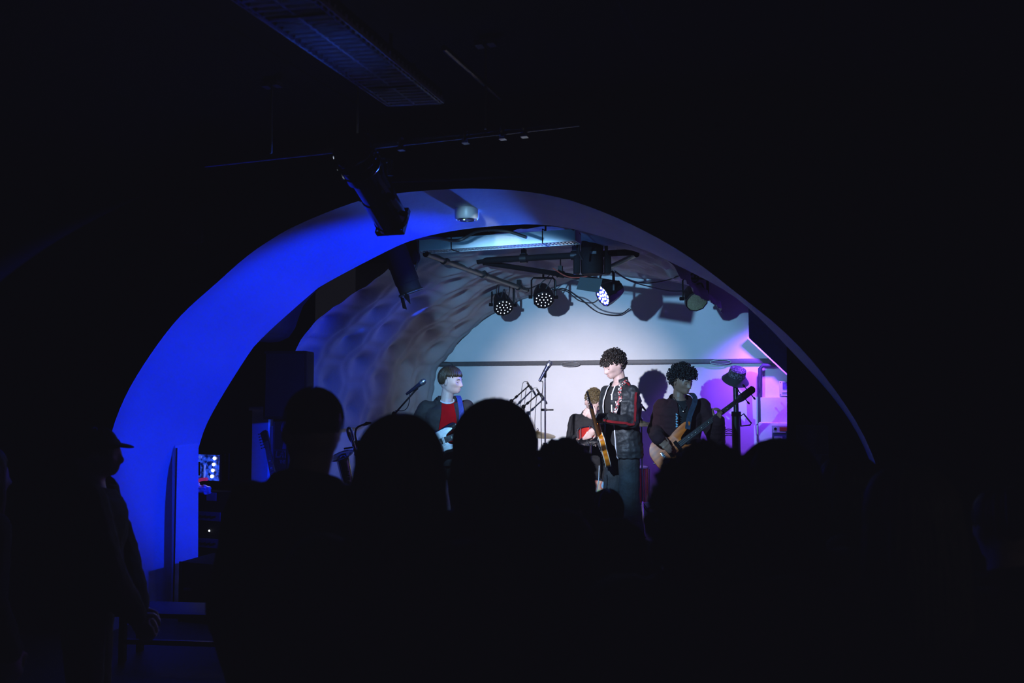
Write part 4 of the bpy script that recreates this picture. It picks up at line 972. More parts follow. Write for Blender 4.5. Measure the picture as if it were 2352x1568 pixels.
# ================================================================ DRUMS, STANDS, GEAR
def stand_legs(t, c, h, spread, n=3, a0=0.3, mt='blackmetal'):
    for k in range(n):
        a = a0 + 2 * PI * k / n; m = M(); m.tube([c + UP * h, c + Vector((math.cos(a) * spread, math.sin(a) * spread, .012))], .008, 8); m.build('leg', K[mt], t, True)
        q = M(); q.ell(c + Vector((math.cos(a) * spread, math.sin(a) * spread, .010)), (.014, .014, .010)); q.build('rubber_foot', K['black'], t.children[-1], True)
def drum(label, c, axis, R, H, shell, head, stand=True, name='drum'):
    t = thing(name, label, 'drum', (c.x, c.y, G_)); ax = Vector(axis).normalized()
    m = M(); m.lathe([(R, -H / 2), (R, H / 2)], c, ax, 32); m.build('shell', shell, t, True, angle=.5)
    for s in (-1, 1):
        m = M(); m.torus(c + ax * s * H / 2, R + .004, .008, ax, 32, 6); m.build('hoop', K['chrome'], t, True)
        m = M(); m.lathe([(R - .004, 0), (.001, .001)], c + ax * s * (H / 2 + .002), ax * s, 32); m.build('drum_head', head, t, True)
    a = ax.orthogonal().normalized(); b = ax.cross(a)
    for k in range(8):
        v = a * math.cos(2 * PI * k / 8 + .2) + b * math.sin(2 * PI * k / 8 + .2); m = M(); m.tube([c + v * (R + .012) - ax * H * .45, c + v * (R + .012) + ax * H * .45], .005, 6); m.build('tension_rod', K['chrome'], t, True)
    if stand:
        f = Vector((c.x, c.y, G_)); m = M(); m.tube([f + UP * .12, c - UP * (H / 2 + .01)], .011, 8); m.build('stand_tube', K['chrome'], t, True); stand_legs(t, f, .2, .2, 3, .5, 'chrome')
        for k in range(3):
            a_ = .5 + 2 * PI * k / 3; m = M(); m.tube([c - UP * (H / 2 + .04), c - UP * (H / 2) + Vector((math.cos(a_) * R, math.sin(a_) * R, .02))], .006, 6); m.build('cradle_arm', K['chrome'], t, True)
    return t
REDD = mat('red sparkle shell', (.55, .03, .02), .25, .3, var=.3, vs=200, coat=.5); HEADW = mat('white drum skin', (.65, .65, .62), .6)
sn = V(1356, 1001, 8.30); drum('red snare drum behind the picking hand of the curly haired guitarist', sn, UP + FW * .42, .115, .115, REDD, HEADW, name='snare_drum')
def artmat():
    m = mat('printed bass drum skin', (.1, .3, .6), .45); nt, b = nodes(m); tc = nt.nodes.new('ShaderNodeTexCoord'); v = nt.nodes.new('ShaderNodeTexNoise'); v.inputs['Scale'].default_value = 7.5; v.inputs['Detail'].default_value = 1.5
    r = nt.nodes.new('ShaderNodeValToRGB'); r.color_ramp.interpolation = 'EASE'; E = r.color_ramp.elements
    E[0].position = .30; E[0].color = (.01, .10, .42, 1); E[1].position = .72; E[1].color = (.75, .72, .55, 1)
    for p, c in ((.46, (.02, .25, .62, 1)), (.52, (.30, .55, .70, 1)), (.57, (.62, .18, .12, 1)), (.62, (.75, .5, .35, 1)), (.67, (.2, .45, .2, 1))):
        e = E.new(p); e.color = c
    nt.links.new(tc.outputs['Object'], v.inputs['Vector']); nt.links.new(v.outputs['Fac'], r.inputs['Fac']); nt.links.new(r.outputs['Color'], b.inputs['Base Color']); return m
bdc = V(1357, 1108, 8.42); bdc.z = G_ + .29
t = drum('bass drum with a colourful blue printed skin behind the curly haired guitarist', bdc, (-FW * .98 + RT * .1), .28, .40, mat('dark drum wrap', (.03, .03, .04), .3), artmat(), False, 'bass_drum')
for s in (-1, 1):
    m = M(); m.tube([bdc + RT * s * .27 - FW * .1, bdc + RT * s * .36 - FW * .25 - UP * .29], .009, 8); m.build('spur', K['chrome'], t, True)
ft = V(1448, 1060, 8.95); ft.z = G_ + .45; drum('dark floor tom behind the legs of the curly haired guitarist', ft, UP, .19, .36, REDD, HEADW, name='floor_tom')
m_st = thing('drum_stool', 'round black stool under the drummer', 'stool', (pel.x, pel.y, G_))
m = M(); m.lathe([(.14, .40), (.16, .42), (.16, .46), (.13, .475), (.001, .475)], (0, 0, 0), UP, 24); m.build('seat', K['black'], m_st)
m = M(); m.tube([(0, 0, .1), (0, 0, .41)], .02, 10); m.build('pole', K['chrome'], m_st); stand_legs(m_st, Vector((pel.x, pel.y, G_)), .2, .22, 3, .1, 'chrome')
BRASS = mat('dull bronze cymbal', (.30, .22, .10), .35, .9, var=.2)
def cymbal(label, px, py, d, R, tilt, boom=False):
    c = V(px, py, d); t = thing('cymbal', label, 'cymbal', (c.x, c.y, G_), group='cymbals of the drum kit'); ax = (UP + tilt).normalized()
    m = M(); m.lathe([(.008, .028), (.03, .024), (.045, .012), (R * .6, .004), (R, -.010), (R, -.012), (R * .6, .001), (.045, .008), (.008, .022)], c, ax, 36, False); m.build('plate', BRASS, t, True)
    m = M(); m.ell(c + ax * .04, (.012, .012, .018)); m.build('wing_nut', K['chrome'], t, True)
    m = M(); f = Vector((c.x, c.y, G_)); m.tube([c + ax * .05, c - ax * .03, f + UP * (c.z - G_ - .14), f + UP * .1], .009, 8); m.build('stand_tube', K['chrome'], t, True); stand_legs(t, f, .32, .26, 3, .8, 'chrome')
cymbal('bronze cymbal below the centre microphone stand', 1234, 996, 8.55, .19, RT * .10 + FW * -.12)
cymbal('cymbal on a stand between the curly haired guitarist and the bassist', 1474, 972, 8.55, .20, FW * -.06)
# --- microphone stands
MICB = mat('blue black mic body', (.02, .025, .06), .3, .5); MESH = mat('mic mesh', (.30, .32, .38), .35, .9, var=.4, vs=300)
def mic(label, p, d, L=.15, pencil=False, name='microphone', group=None):
    d = Vector(d).normalized(); t = thing(name, label, 'microphone', p, group=group)
    if pencil:
        m = M(); m.lathe([(.009, -.07), (.011, -.06), (.011, .05), (.010, .055), (.001, .055)], p, d, 12); m.build('barrel', K['blackmetal'], t, True)
        m = M(); m.lathe([(.0112, .03), (.0112, .05)], p, d, 12); m.build('grille', MESH, t, True)
        return t
    m = M(); m.lathe([(.010, -.14), (.012, -.13), (.020, .01), (.023, .02), (.021, .024), (.001, .025)], p, d, 16); m.build('handle', MICB, t, True)
    m = M(); m.lathe([(.023, .020), (.026, .035), (.026, .055), (.019, .072), (.001, .078)], p, d, 16); m.build('grille', MESH, t, True)
    m = M(); m.torus(p + d * .045, .0265, .003, d, 18, 6); m.build('ring', K['steel'], t, True)
    return t
# centre straight stand
p = V(1252, 880, 7.55); t = thing('microphone_stand', 'straight chrome microphone stand in front of the white wall', 'microphone stand', (p.x, p.y, G_))
f = Vector((p.x, p.y, G_)); m = M(); m.tube([f + UP * .02, f + UP * .95], .011, 12); m.build('lower_tube', K['chrome'], t, True); m = M(); m.tube([f + UP * .95, p + UP * .06], .008, 12); m.build('upper_tube', K['chrome'], t, True)
m = M(); m.tube([f + UP * .92, f + UP * .98], .017, 12); m.build('clutch', K['black'], t, True)
m = M(); m.lathe([(.14, 0), (.14, .012), (.04, .025), (.012, .035)], f, UP, 24); m.build('base', K['blackmetal'], t, True)
mp = V(1256, 845, 7.55); md = (RT * .42 + UP * .72 + FW * .2)
m = M(); m.cap(p + UP * .06, mp - md.normalized() * .04, .013, .018); m.build('mic_clip', K['blackmetal'], t, True)
mic('blue lit microphone on the straight centre stand', mp, md)
hc = V(1254, 941, 7.55); t2 = thing('pick_holder', 'small clamp holder on the straight centre stand', 'holder', hc); m = M(); m.box(hc + RT * .03, (.075, .035, .014), Euler((0, 0, YAW))); m.build('tray', K['blackmetal'], t2, True, bevel=.003); m = M(); m.tube([hc - RT * .045, hc + RT * .01], .011, 8); m.build('clamp', K['black'], t2, True)
cable('black microphone cable hanging down beside the straight centre stand', [mp - md.normalized() * .14, V(1247, 880, 7.52), V(1243, 930, 7.5), V(1243, 1000, 7.5), V(1246, 1090, 7.5), Vector((hc.x, hc.y - .1, G_ + .01))], .004, group='microphone cables')
# left boom stand
a = V(896, 962, 7.5); b = V(958, 892, 7.5); f = Vector((V(905, 1000, 7.5).x, V(905, 1000, 7.5).y, G_))
t = thing('microphone_stand', 'black boom microphone stand in front of the man in red', 'microphone stand', f)
m = M(); jn = V(906, 950, 7.5); m.tube([f + UP * .1, Vector((f.x, f.y, jn.z))], .010, 10); m.build('upright', K['blackmetal'], t, True)
m = M(); e0 = V(862, 1000, 7.5); m.tube([e0, b], .008, 10); m.build('boom', K['blackmetal'], t, True); m = M(); m.ell(Vector((f.x, f.y, jn.z)), (.022, .022, .022)); m.build('clutch', K['black'], t, True); stand_legs(t, f, .25, .3)
md = (b - a).normalized() + RT * .35; mm = V(962, 884, 7.48); mic('blue lit microphone on the black boom stand at the left', mm, md)
m = M(); m.cap(b, mm - md.normalized() * .03, .012, .018); m.build('mic_clip', K['blackmetal'], t, True)
cable('black cable drooping below the left boom stand microphone', [mm - md.normalized() * .14, V(941, 905, 7.47), V(938, 930, 7.47), V(928, 942, 7.47), V(908, 943, 7.47)], .004, group='microphone cables')
# two overhead stands with pencil mics
for k, (P, lab, lm) in enumerate((((1158, 936, 1214, 886, 1218, 890), 'left of the two black boom stands with small slim microphones', 'slim black microphone at the tip of the upper boom'), ((1188, 946, 1236, 905, 1240, 905), 'right of the two black boom stands with small slim microphones', 'slim black microphone at the tip of the lower boom'))):
    dd = 9.5 - .10 * k; a = V(P[0], P[1], dd); b = V(P[2], P[3], dd); jt = a.lerp(b, .3); f = Vector((jt.x, jt.y, G_)); t = thing('microphone_stand', lab, 'microphone stand', f)
    m = M(); m.tube([f + UP * .1, jt], .010, 10); m.build('upright', K['blackmetal'], t, True); m = M(); m.tube([a - (b - a) * .5, b], .008, 8); m.build('boom', K['blackmetal'], t, True)
    m = M(); m.ell(jt, (.024, .024, .024)); m.tube([a.lerp(b, .45), a.lerp(b, .55)], .014, 8); m.build('clutch', K['black'], t, True); stand_legs(t, f, .3, .15, 3, .2 + k)
    mp = V(P[4], P[5], dd); mic(lm, mp, (RT * .5 - UP * .85), pencil=True)
    m = M(); m.ell(b, (.014, .014, .014)); m.build('mic_clip', K['black'], t, True)
    cable(['thin cable falling from the upper slim microphone', 'thin cable falling from the lower slim microphone'][k], [V(P[4] - 6, P[5] - 14, dd), V(P[4] - 16, P[5] - 12, dd), V(P[4] - 20, P[5] + 10, dd), V(P[4] - 22, P[5] + 60, dd), V(P[4] - 22, P[5] + 160, dd)], .0035, group='microphone cables')
# slim mic by the guitarist's back (stand arm end)
mic('slim black microphone pointing down behind the back of the curly haired guitarist', V(1476, 934, 8.8), (RT * .62 - UP * .75), pencil=True)
f = V(1462, 1040, 9.05); f.z = G_; t = thing('microphone_stand', 'black boom stand behind the back of the curly haired guitarist', 'microphone stand', f); m = M(); jt = V(1462, 960, 9.05); m.tube([f + UP * .1, jt], .009, 8); m.build('upright', K['blackmetal'], t, True); m = M(); m.tube([jt, V(1474, 928, 8.82)], .008, 8); m.build('boom', K['blackmetal'], t, True); stand_legs(t, f, .3, .22, 3, 2)
# --- loudspeaker on a pole, stage left
c = onY(664, 884, 5.95); t = thing('loudspeaker', 'tall black loudspeaker on a pole at the left of the stage', 'speaker', (c.x, c.y, G_)); B = Matrix((RT, FW, UP)).transposed()
m = M(); m.box(c, (.355, .26, .56), B); m.build('cabinet', K['black'], t, True, bevel=.015); m = M(); m.box(c - FW * .135, (.31, .012, .51), B); m.build('grille', mat('black grille', (.0035, .0035, .0045), .7, spec=.2), t, True)
m = M(); m.tube([Vector((c.x, c.y, G_ + .1)), c - UP * .26], .018, 12); m.build('pole', K['blackmetal'], t, True); stand_legs(t, Vector((c.x, c.y, G_)), .45, .28, 3, .9)
# --- stage right: bucket hat on a stand pole
c = V(1691, 1010, 8.6); f = Vector((c.x, c.y, G_)); tz = V(1691, 868, 8.6).z
t = thing('stand_pole', 'thick black stand pole with a triangular handle by the violet wall', 'stand', f)
m = M(); m.tube([f + UP * .05, f + UP * (V(1691, 950, 8.6).z - G_)], .042, 20); m.build('lower_tube', K['blackmetal'], t, True); m = M(); m.tube([V(1691, 950, 8.6), Vector((f.x, f.y, tz))], .027, 16); m.build('upper_tube', mat('dark anodised tube', (.05, .05, .06), .25, .8), t, True)
m = M(); m.tube([V(1691, 955, 8.6), V(1691, 945, 8.6)], .048, 16); m.build('collar', K['black'], t, True)
h = [V(1700, 956, 8.55), V(1708, 950, 8.5), V(1726, 972, 8.45), V(1722, 976, 8.45), V(1702, 978, 8.55)]; m = M(); m.tube(h, .008, 8, closed=True); m.build('handle', K['blackmetal'], t, True); stand_legs(t, f, .5, .32, 3, 1.2)
hcn = V(1692, 862, 8.58); t = thing('bucket_hat', 'patterned bucket hat hung on top of the thick black pole', 'hat', hcn, Euler((.55, .12, YAW)))
hm = mat('patterned hat cloth', (.05, .05, .08), .8); nt, b_ = nodes(hm); tc = nt.nodes.new('ShaderNodeTexCoord'); vz = nt.nodes.new('ShaderNodeTexVoronoi'); vz.inputs['Scale'].default_value = 60; rp = nt.nodes.new('ShaderNodeValToRGB'); rp.color_ramp.elements[0].color = (.02, .02, .03, 1); rp.color_ramp.elements[1].color = (.16, .15, .2, 1); rp.color_ramp.elements[0].position = .45; rp.color_ramp.elements[1].position = .7
nt.links.new(tc.outputs['Object'], vz.inputs['Vector']); nt.links.new(vz.outputs['Distance'], rp.inputs['Fac']); nt.links.new(rp.outputs['Color'], b_.inputs['Base Color'])
m = M(); m.lathe([(.001, .085), (.06, .083), (.082, .07), (.090, .0), (.086, .002), (.078, .066), (.001, .078)], (0, 0, 0), UP, 28, False); m.build('crown', hm, t)
m = M(); m.lathe([(.088, .003), (.140, -.062), (.137, -.064), (.085, -.002)], (0, 0, 0), UP, 28, False); m.build('brim', mat('dark hat brim', (.02, .02, .03), .8), t)
for k, (y0, y1) in enumerate(((988, 994), (996, 1004))):
    for j in range(2): cable(['upper', 'second', 'third', 'lowest'][2 * k + j] + ' black cable running along the wall to the thick pole', [onY(1660 - 8 * k, y0 + 5 * j + 3, 9.2), onY(1672, y0 + 4 * j - 3 + 2 * k, 9.2), onY(1688, y1 + 4 * j - 6, 9.2)], .005, group='cables by the thick pole')
# --- right wall: pipe, meter, fuse board, door edge
P = [onY(1746, 1060, 9.22), onY(1746, 846, 9.22), onY(1752, 839, 9.22), onY(1812, 839, 9.22)]
m = M(); m.tube(P, .022, 12); o = m.build('wall_pipe', mat('dark painted pipe', (.03, .03, .05), .5), None); tag(o, 'dark bent pipe on the violet lit wall', 'pipe')
def onbox(name, label, cat, x0, x1, y0, y1, Y, th, mt):
    a = onY(x0, y1, Y); b = onY(x1, y0, Y); c = (a + b) / 2; t = thing(name, label, cat, c); m = M(); m.box((0, th / 2, 0), (b.x - a.x, th, b.z - a.z)); m.build('housing', mt, t, bevel=.005); return t, b.x - a.x, b.z - a.z
t, w_, h_ = onbox('meter_box', 'white meter box on the violet wall, cut by the dark side panel', 'meter', 1790, 1826, 875, 909, 9.24, .06, K['whitesheet'])
m = M(); m.box((.005, -.004, .03), (w_ * .62, .01, h_ * .45)); m.build('display', mat('dim meter window', (.10, .10, .2), .2), t); m = M(); m.box((.005, -.006, -.045), (w_ * .7, .006, .008)); m.build('latch', K['steel'], t)
for sx in (-1, 1):
    for sz in (-1, 1): m = M(); m.ell((sx * w_ * .42, -.002, sz * h_ * .42), (.005, .004, .005)); m.build('screw', K['steel'], t)
t, w_, h_ = onbox('fuse_board', 'grey fuse board with a red label on the lower boxed ledge', 'fuse board', 1773, 1811, 977, 1017, 8.93, .05, mat('dim grey board', (.35, .35, .42), .4))
m = M(); m.box((.035, -.004, h_ * .30), (w_ * .5, .008, h_ * .22)); m.build('warning_label', mat('red label', (.55, .06, .02), .5), t)
m = M(); m.tube([(-w_ * .28, -.004, h_ * .3), (-w_ * .28, .02, h_ * .3)], .014, 14); m.build('switch', K['black'], t)
m = M(); m.box((0, -.003, -h_ * .18), (w_ * .88, .006, h_ * .52)); wd = m.build('window', mat('blue grey window', (.06, .08, .2), .2), t)
m = M(); m.box((-w_ * .12, -.008, -h_ * .26), (w_ * .5, .004, h_ * .26)); m.build('paper_label', K['white'], wd)
m = M(); [m.box((-w_ * .12, -.0105, -h_ * (.19 + .06 * k)), (w_ * .42, .001, .004)) for k in range(3)]; m.build('printed_lines', mat('grey print', (.2, .2, .3), .6), wd)
m = M(); m.box((0, -.004, h_ * .12), (w_ * .8, .008, .008)); m.build('rail', K['whitesheet'], t)
t, w_, h_ = onbox('metal_locker', 'narrow white metal locker edge with a red strip beside the dark panel', 'locker', 1812, 1836, 991, 1400, 5.9, .3, K['whitesheet'])
m = M(); m.box((.012, -.005, -.02), (.012, .006, h_ * .8)); m.build('red_strip', mat('red plastic', (.35, .03, .02), .5), t); m = M(); m.box((w_ * .42, -.008, 0), (.008, .016, h_)); m.build('door_edge', K['white'], t)
m = M(); m.tube([(-.015, -.012, h_ * .45), (.015, -.012, h_ * .45)], .012, 10); m.build('hinge', K['steel'], t)
# --- dark side panel and posters
def lw(s, x0, z0, h, m, th=.008, sl=.0, Yp=0.):
    """blocky sans capitals drawn with bars; returns advance"""
    G = dict(L=[(0, 1, 0, 0), (0, 0, .6, 0)], A=[(0, 0, .35, 1), (.35, 1, .7, 0), (.15, .4, .55, .4)], T=[(0, 1, .7, 1), (.35, 1, .35, 0)], E=[(0, 0, 0, 1), (0, 1, .6, 1), (0, .5, .5, .5), (0, 0, .6, 0)], N=[(0, 0, 0, 1), (0, 1, .6, 0), (.6, 0, .6, 1)], H=[(0, 0, 0, 1), (.6, 0, .6, 1), (0, .5, .6, .5)], P=[(0, 0, 0, 1), (0, 1, .55, 1), (.55, 1, .55, .5), (.55, .5, 0, .5)])
    G[' '] = []; x = x0
    for ch in s:
        for a, b, c, d in G[ch]:
            p = Vector((x + (a + sl * b) * h, Yp, z0 + b * h)); q = Vector((x + (c + sl * d) * h, Yp, z0 + d * h)); dv = (q - p); mid = (p + q) / 2; an = math.atan2(dv.z, dv.x)
            m.box(mid, (dv.length + th * .6, .0012, th), Euler((0, -an, 0)))
        x += h * (.85 if ch != ' ' else .5)
    return x
def poster(label, c, rot, W_, H_, tone, frame=True):
    t = thing('poster', label, 'poster', c, rot, group='matching event posters'); m = M(); m.box((0, 0, 0), (W_, .004, H_)); m.build('sheet', mat('dark poster sheet', (.022, .020, .024), .5), t)
    m = M(); pts = [(.0 + .20 * W_ * math.cos(a) * (1 if math.sin(a) > 0 else .7), .24 * H_ + .17 * H_ * math.sin(a)) for a in [2 * PI * k / 24 for k in range(24)]]
    m.add([(x, -.0035, z) for x, z in pts], [list(range(24))]); m.add([(-.05 * W_, -.0035, .08 * H_), (.05 * W_, -.0035, .08 * H_), (.12 * W_, -.0035, -.10 * H_), (-.12 * W_, -.0035, -.10 * H_)], [[0, 1, 2, 3]]); m.build('pale_figure', mat('poster pale ink' + tone, (.07, .06, .065) if tone == 'd' else (.10, .12, .2), .6), t)  # lighting put into the ink: paler and bluer on the blue lit poster
    ink = mat('poster lettering ink', (.16, .15, .16), .6)
    m = M(); lw('LATEN', -.40 * W_, -.25 * H_, .10 * H_, m, .012, .2, -.0035); m.build('title', ink, t)
    m = M(); lw('THE PATH', -.22 * W_, -.36 * H_, .05 * H_, m, .006, 0, -.0035); m.build('subtitle', ink, t)
    m = M(); m.box((0, -.0035, -.125 * H_), (W_ * .92, .001, .004)); m.build('rule', ink, t)
    m = M()
    for s in (-1, 1): m.box((s * W_ / 2, -.003, 0), (.008, .012, H_)); m.box((0, -.003, s * H_ / 2), (W_, .012, .008))
    m.build('frame', mat('dim poster frame', (.06, .06, .065), .4), t); return t
m = face_prism('x', [(1807, 790), (1809, 1470), (2085, 1470), (2085, 1160), (2030, 1020), (1940, 880), (1850, 780), (1812, 772)], 5.55, .04, K['black'])
o = m.build('side_panel', K['black'], None); tag(o, 'tall matte black panel closing the right of the stage behind the arch', 'panel')
pc = onY(1866, 1030, 5.53); poster('dim poster reading LATEN and THE PATH on the black panel at the right', pc, None, onY(1902, 1030, 5.53).x - onY(1832, 1030, 5.53).x, onY(1866, 978, 5.53).z - onY(1866, 1082, 5.53).z, 'd')
pc = onY(660, 1020, 6.155); poster('blue lit poster on the white pier at the left, half hidden by a head', onY(655, 1018, 6.155), None, .23, .47, 'b')
# --- guitar on a stand by the white pier
gp = V(632, 1150, 6.9)
gO = onY(650, 1190, 5.98); nd = (onY(617, 1025, 5.98) - gO).normalized()
t, _ = guitar('dark guitar on a floor stand in front of the white pier', 'strat', gO + Vector((0, -.02, .02)), nd, (0, -1, .12), JET, mat('dark neck', (.02, .013, .01), .4))
f = Vector((gO.x + .05, gO.y + .05, G_)); t = thing('guitar_stand', 'black floor stand under the dark guitar by the white pier', 'stand', f); m = M(); m.tube([f + UP * .2, f + UP * .62], .011, 8); m.build('upright', K['blackmetal'], t, True); m = M(); zb = gO.z - .23; m.tube([Vector((f.x - .12, f.y - .14, zb)), Vector((f.x - .10, f.y, zb - .02)), Vector((f.x + .10, f.y, zb - .02)), Vector((f.x + .12, f.y - .14, zb))], .010, 8); m.build('cradle', K['black'], t, True); stand_legs(t, f, .25, .25, 3, .4)
# --- saxophone on a stand
SAX = mat('silvered sax metal', (.42, .36, .26), .18, 1., var=.1)
sd = 7.3; t = thing('saxophone', 'silver saxophone standing upright in front of the low white wall', 'saxophone', V(822, 1140, sd))
m = M(); m.tube(spline([V(802, 992, sd), V(812, 1020, sd), V(822, 1060, sd), V(832, 1110, sd), V(838, 1140, sd)], 6), [.012 + .010 * i / 24 for i in range(25)], 14); m.build('body_tube', SAX, t, True)
m = M(); L = spline([V(812, 1018, sd), V(804, 1008, sd), V(798, 990, sd - .02), V(801, 982, sd - .02), V(807, 988, sd - .02), V(812, 1010, sd - .02)], 6); m.tube(L, .011, 10); m.build('top_loop', SAX, t, True)
m = M(); m.tube(spline([V(820, 1016, sd), V(816, 1000, sd), V(818, 985, sd), V(826, 978, sd), V(838, 974, sd)], 6), .0085, 10); m.build('neck', K['blackmetal'], t, True)
m = M(); m.tube([V(834, 976, sd), V(842, 972, sd), V(853, 971, sd)], [.009, .015, .007], 10); m.build('mouthpiece', K['black'], t, True)
P_ = spline([V(838, 1140, sd), V(836, 1158, sd), V(822, 1162, sd), V(808, 1140, sd), V(796, 1095, sd - .03), V(788, 1058, sd - .05), V(784, 1046, sd - .06)], 6); R_ = [.023 + .0011 * i for i in range(len(P_))]
for i, x in enumerate((.004, .010, .018, .030, .046)): R_[len(P_) - 5 + i] += x
m = M(); m.tube(P_, R_, 20, caps=False); o = m.build('bell', SAX, t, True); sd_ = o.modifiers.new('t', 'SOLIDIFY'); sd_.thickness = .004
m = M(); m.torus(P_[-1], R_[-1], .005, P_[-1] - P_[-3], 24, 6); m.build('bell_rim', K['chrome'], o, True)
for k in range(8):
    u = k / 7; p = V(806 - 10 * u, 1132 - 60 * u, sd - .075); m = M(); m.lathe([(.016, 0), (.018, .004), (.001, .010)], p, -FW + RT * .4, 12); m.build('bell_key', SAX, t, True)
m = M(); [m.tube([V(818 + 2 * k, 1030 + 26 * k, sd - .03), V(826 + 3 * k, 1026 + 26 * k, sd - .05), V(824 + 3 * k, 1050 + 26 * k, sd - .04)], .0035, 6) for k in range(1)]; m.build('side_key', K['chrome'], t, True)
for k in range(11):
    u = k / 10; p = V(812 + 24 * u, 1022 + 108 * u, sd - .03); m = M(); m.lathe([(.011, 0), (.013, .004), (.001, .008)], p, -FW + RT * .3, 12); m.build('key_pad', SAX, t, True)
m = M(); m.tube([V(806, 1010, sd - .03), V(822, 1066, sd - .035), V(834, 1120, sd - .035)], .003, 6); m.build('key_rod', K['chrome'], t, True)
f = Vector((V(822, 1140, sd).x, V(822, 1140, sd).y + .06, G_)); t = thing('saxophone_stand', 'black folding stand holding the saxophone', 'stand', f); m = M(); m.tube([f + UP * .25, V(800, 1060, sd + .06)], .009, 8); m.tube([V(790, 1030, sd + .06), V(830, 1024, sd + .06)], .008, 8); m.build('upright', K['blackmetal'], t, True); stand_legs(t, f, .35, .3, 3, .5)
# music stand / dark clamp behind the sax
f = V(850, 1180, 7.5); f.z = G_; t = thing('music_stand', 'black music stand with clutter beside the saxophone', 'stand', f)
m = M(); m.tube([f + UP * .1, V(846, 1026, 7.5)], .010, 8); m.build('upright', K['blackmetal'], t, True); m = M(); m.box(V(842, 1020, 7.5), (.22, .05, .05), Euler((0, .1, YAW))); m.build('desk', K['black'], t, True, bevel=.004); m = M(); m.tube([V(832, 1034, 7.45), V(850, 1012, 7.45)], .012, 8); m.build('arm', K['black'], t, True); stand_legs(t, f, .3, .3)
# --- left recess: computer case with lit fans, desk clutter, amp rack
rc = lambda x, y, Y=6.05: onY(x, y, Y)
def boxpx(name, label, cat, x0, x1, y0, y1, Y, th, mt, bev=.006):
    a = rc(x0, y1, Y); b = rc(x1, y0, Y); c = (a + b) / 2; t = thing(name, label, cat, (c.x, Y + th / 2, a.z)); m = M(); m.box((0, 0, (b.z - a.z) / 2), (b.x - a.x, th, b.z - a.z)); m.build('body', mt, t, bevel=bev); return t, b.x - a.x, b.z - a.z, th
GLB = mat('blue lit board', (.05, .08, .5), .3, emit=(.02, .05, 1), es=.8, var=.8, vs=22)
nt, b_ = nodes(GLB); rg = [n for n in nt.nodes if n.type == 'VALTORGB'][0]; rg.color_ramp.elements[0].color = (.0, .004, .06, 1); rg.color_ramp.elements[0].position = .42; rg.color_ramp.elements[1].color = (.03, .12, 1, 1); rg.color_ramp.elements[1].position = .66
nt.links.new(rg.outputs['Color'], b_.inputs['Emission Color'])

t, w_, h_, th = boxpx('light_controller', 'glowing blue electronics case with a column of four white bulbs', 'computer case', 440, 506, 1043, 1103, 6.1, .18, K['black'])
m = M(); m.box((0, -th / 2 - .003, h_ / 2), (w_ * .95, .006, h_ * .94)); m.build('lit_panel', GLB, t)
for k in range(4):
    m = M(); m.ell((w_ * .33 - .008 * k, -th / 2 - .012, h_ * (.85 - .22 * k)), (.014, .012, .014)); m.build('bulb', mat('white bulb', (.9, .9, .9), .3, emit=(.9, .92, 1), es=9), t)
m = M(); m.box((-w_ * .32, -th / 2 - .008, h_ * .45), (w_ * .28, .008, h_ * .5)); m.build('dark_slot', K['black'], t); m = M(); m.box((-w_ * .02, -th / 2 - .009, h_ * .36), (.014, .008, h_ * .5)); m.build('bracket', mat('pale blue plastic', (.3, .4, .8), .4, emit=(.1, .2, 1), es=.5), t)
m = M(); m.box((-w_ * .3, -th / 2 - .009, h_ * .88), (w_ * .35, .006, h_ * .10)); m.build('sticker', mat('pale blue plastic', (.3, .4, .8)), t)
m = M(); m.tube(spline([rc(446, 1108, 5.95), rc(462, 1101, 5.95), rc(476, 1100, 5.95)], 6), .014, 10); o = m.build('pink_tube', mat('hot pink plastic', (.75, .05, .18), .4, emit=(.9, .05, .25), es=.25), None); tag(o, 'short bright pink tube below the glowing blue case', 'tube')
# crumpled bag
t0 = rc(476, 1121, 6.0); m = M(); r = random.Random(9)
for k in range(9): m.ell(t0 + Vector((r.uniform(-.09, .09), r.uniform(-.05, .02), r.uniform(-.02, .03))), (r.uniform(.03, .06), .03, r.uniform(.015, .035)), Euler((r.random(), r.random(), r.random())), 8)
bm_ = remesh(m, .008, 1, wr=.014, wf=26); o = link(bm_, 'plastic_bag', mat('crumpled pale plastic', (.45, .5, .7), .25, var=.3, vs=30), None, angle=.5); tag(o, 'crumpled pale plastic bag lying under the glowing blue case', 'bag')
t, w_, h_, th = boxpx('equipment_rack', 'tall black equipment rack under the glowing blue case at the left', 'rack', 440, 552, 1131, 1330, 6.02, .42, K['black'])
for k, (y, hh, mt) in enumerate(((.72, .10, mat('blue grey front', (.05, .07, .16), .35, .4)), (.42, .10, mat('blue grey front', (.05, .07, .16))), (.25, .07, K['blackmetal']))):
    m = M(); m.box((-w_ * .15, -th / 2 - .006, h_ * y), (w_ * .5, .012, h_ * hh)); md_ = m.build('amplifier_front', mt, t, bevel=.003)
    for j in range(4): q = M(); q.tube([(-w_ * .3 + .05 * j, -th / 2 - .01, h_ * y), (-w_ * .3 + .05 * j, -th / 2 - .025, h_ * y)], .010, 10); q.build('knob', K['blackmetal'], md_)
m = M(); m.ell((-w_ * .12, -th / 2 - .012, h_ * .56), (.008, .006, .008)); m.build('indicator', mat('white pin light', (.9, .9, 1), emit=(.9, .95, 1), es=6), t)
m = M(); m.box((-w_ * .1, -th / 2 - .004, h_ * .94), (.10, .006, .07)); m.build('paper_note', mat('dim paper', (.12, .14, .2), .7), t)
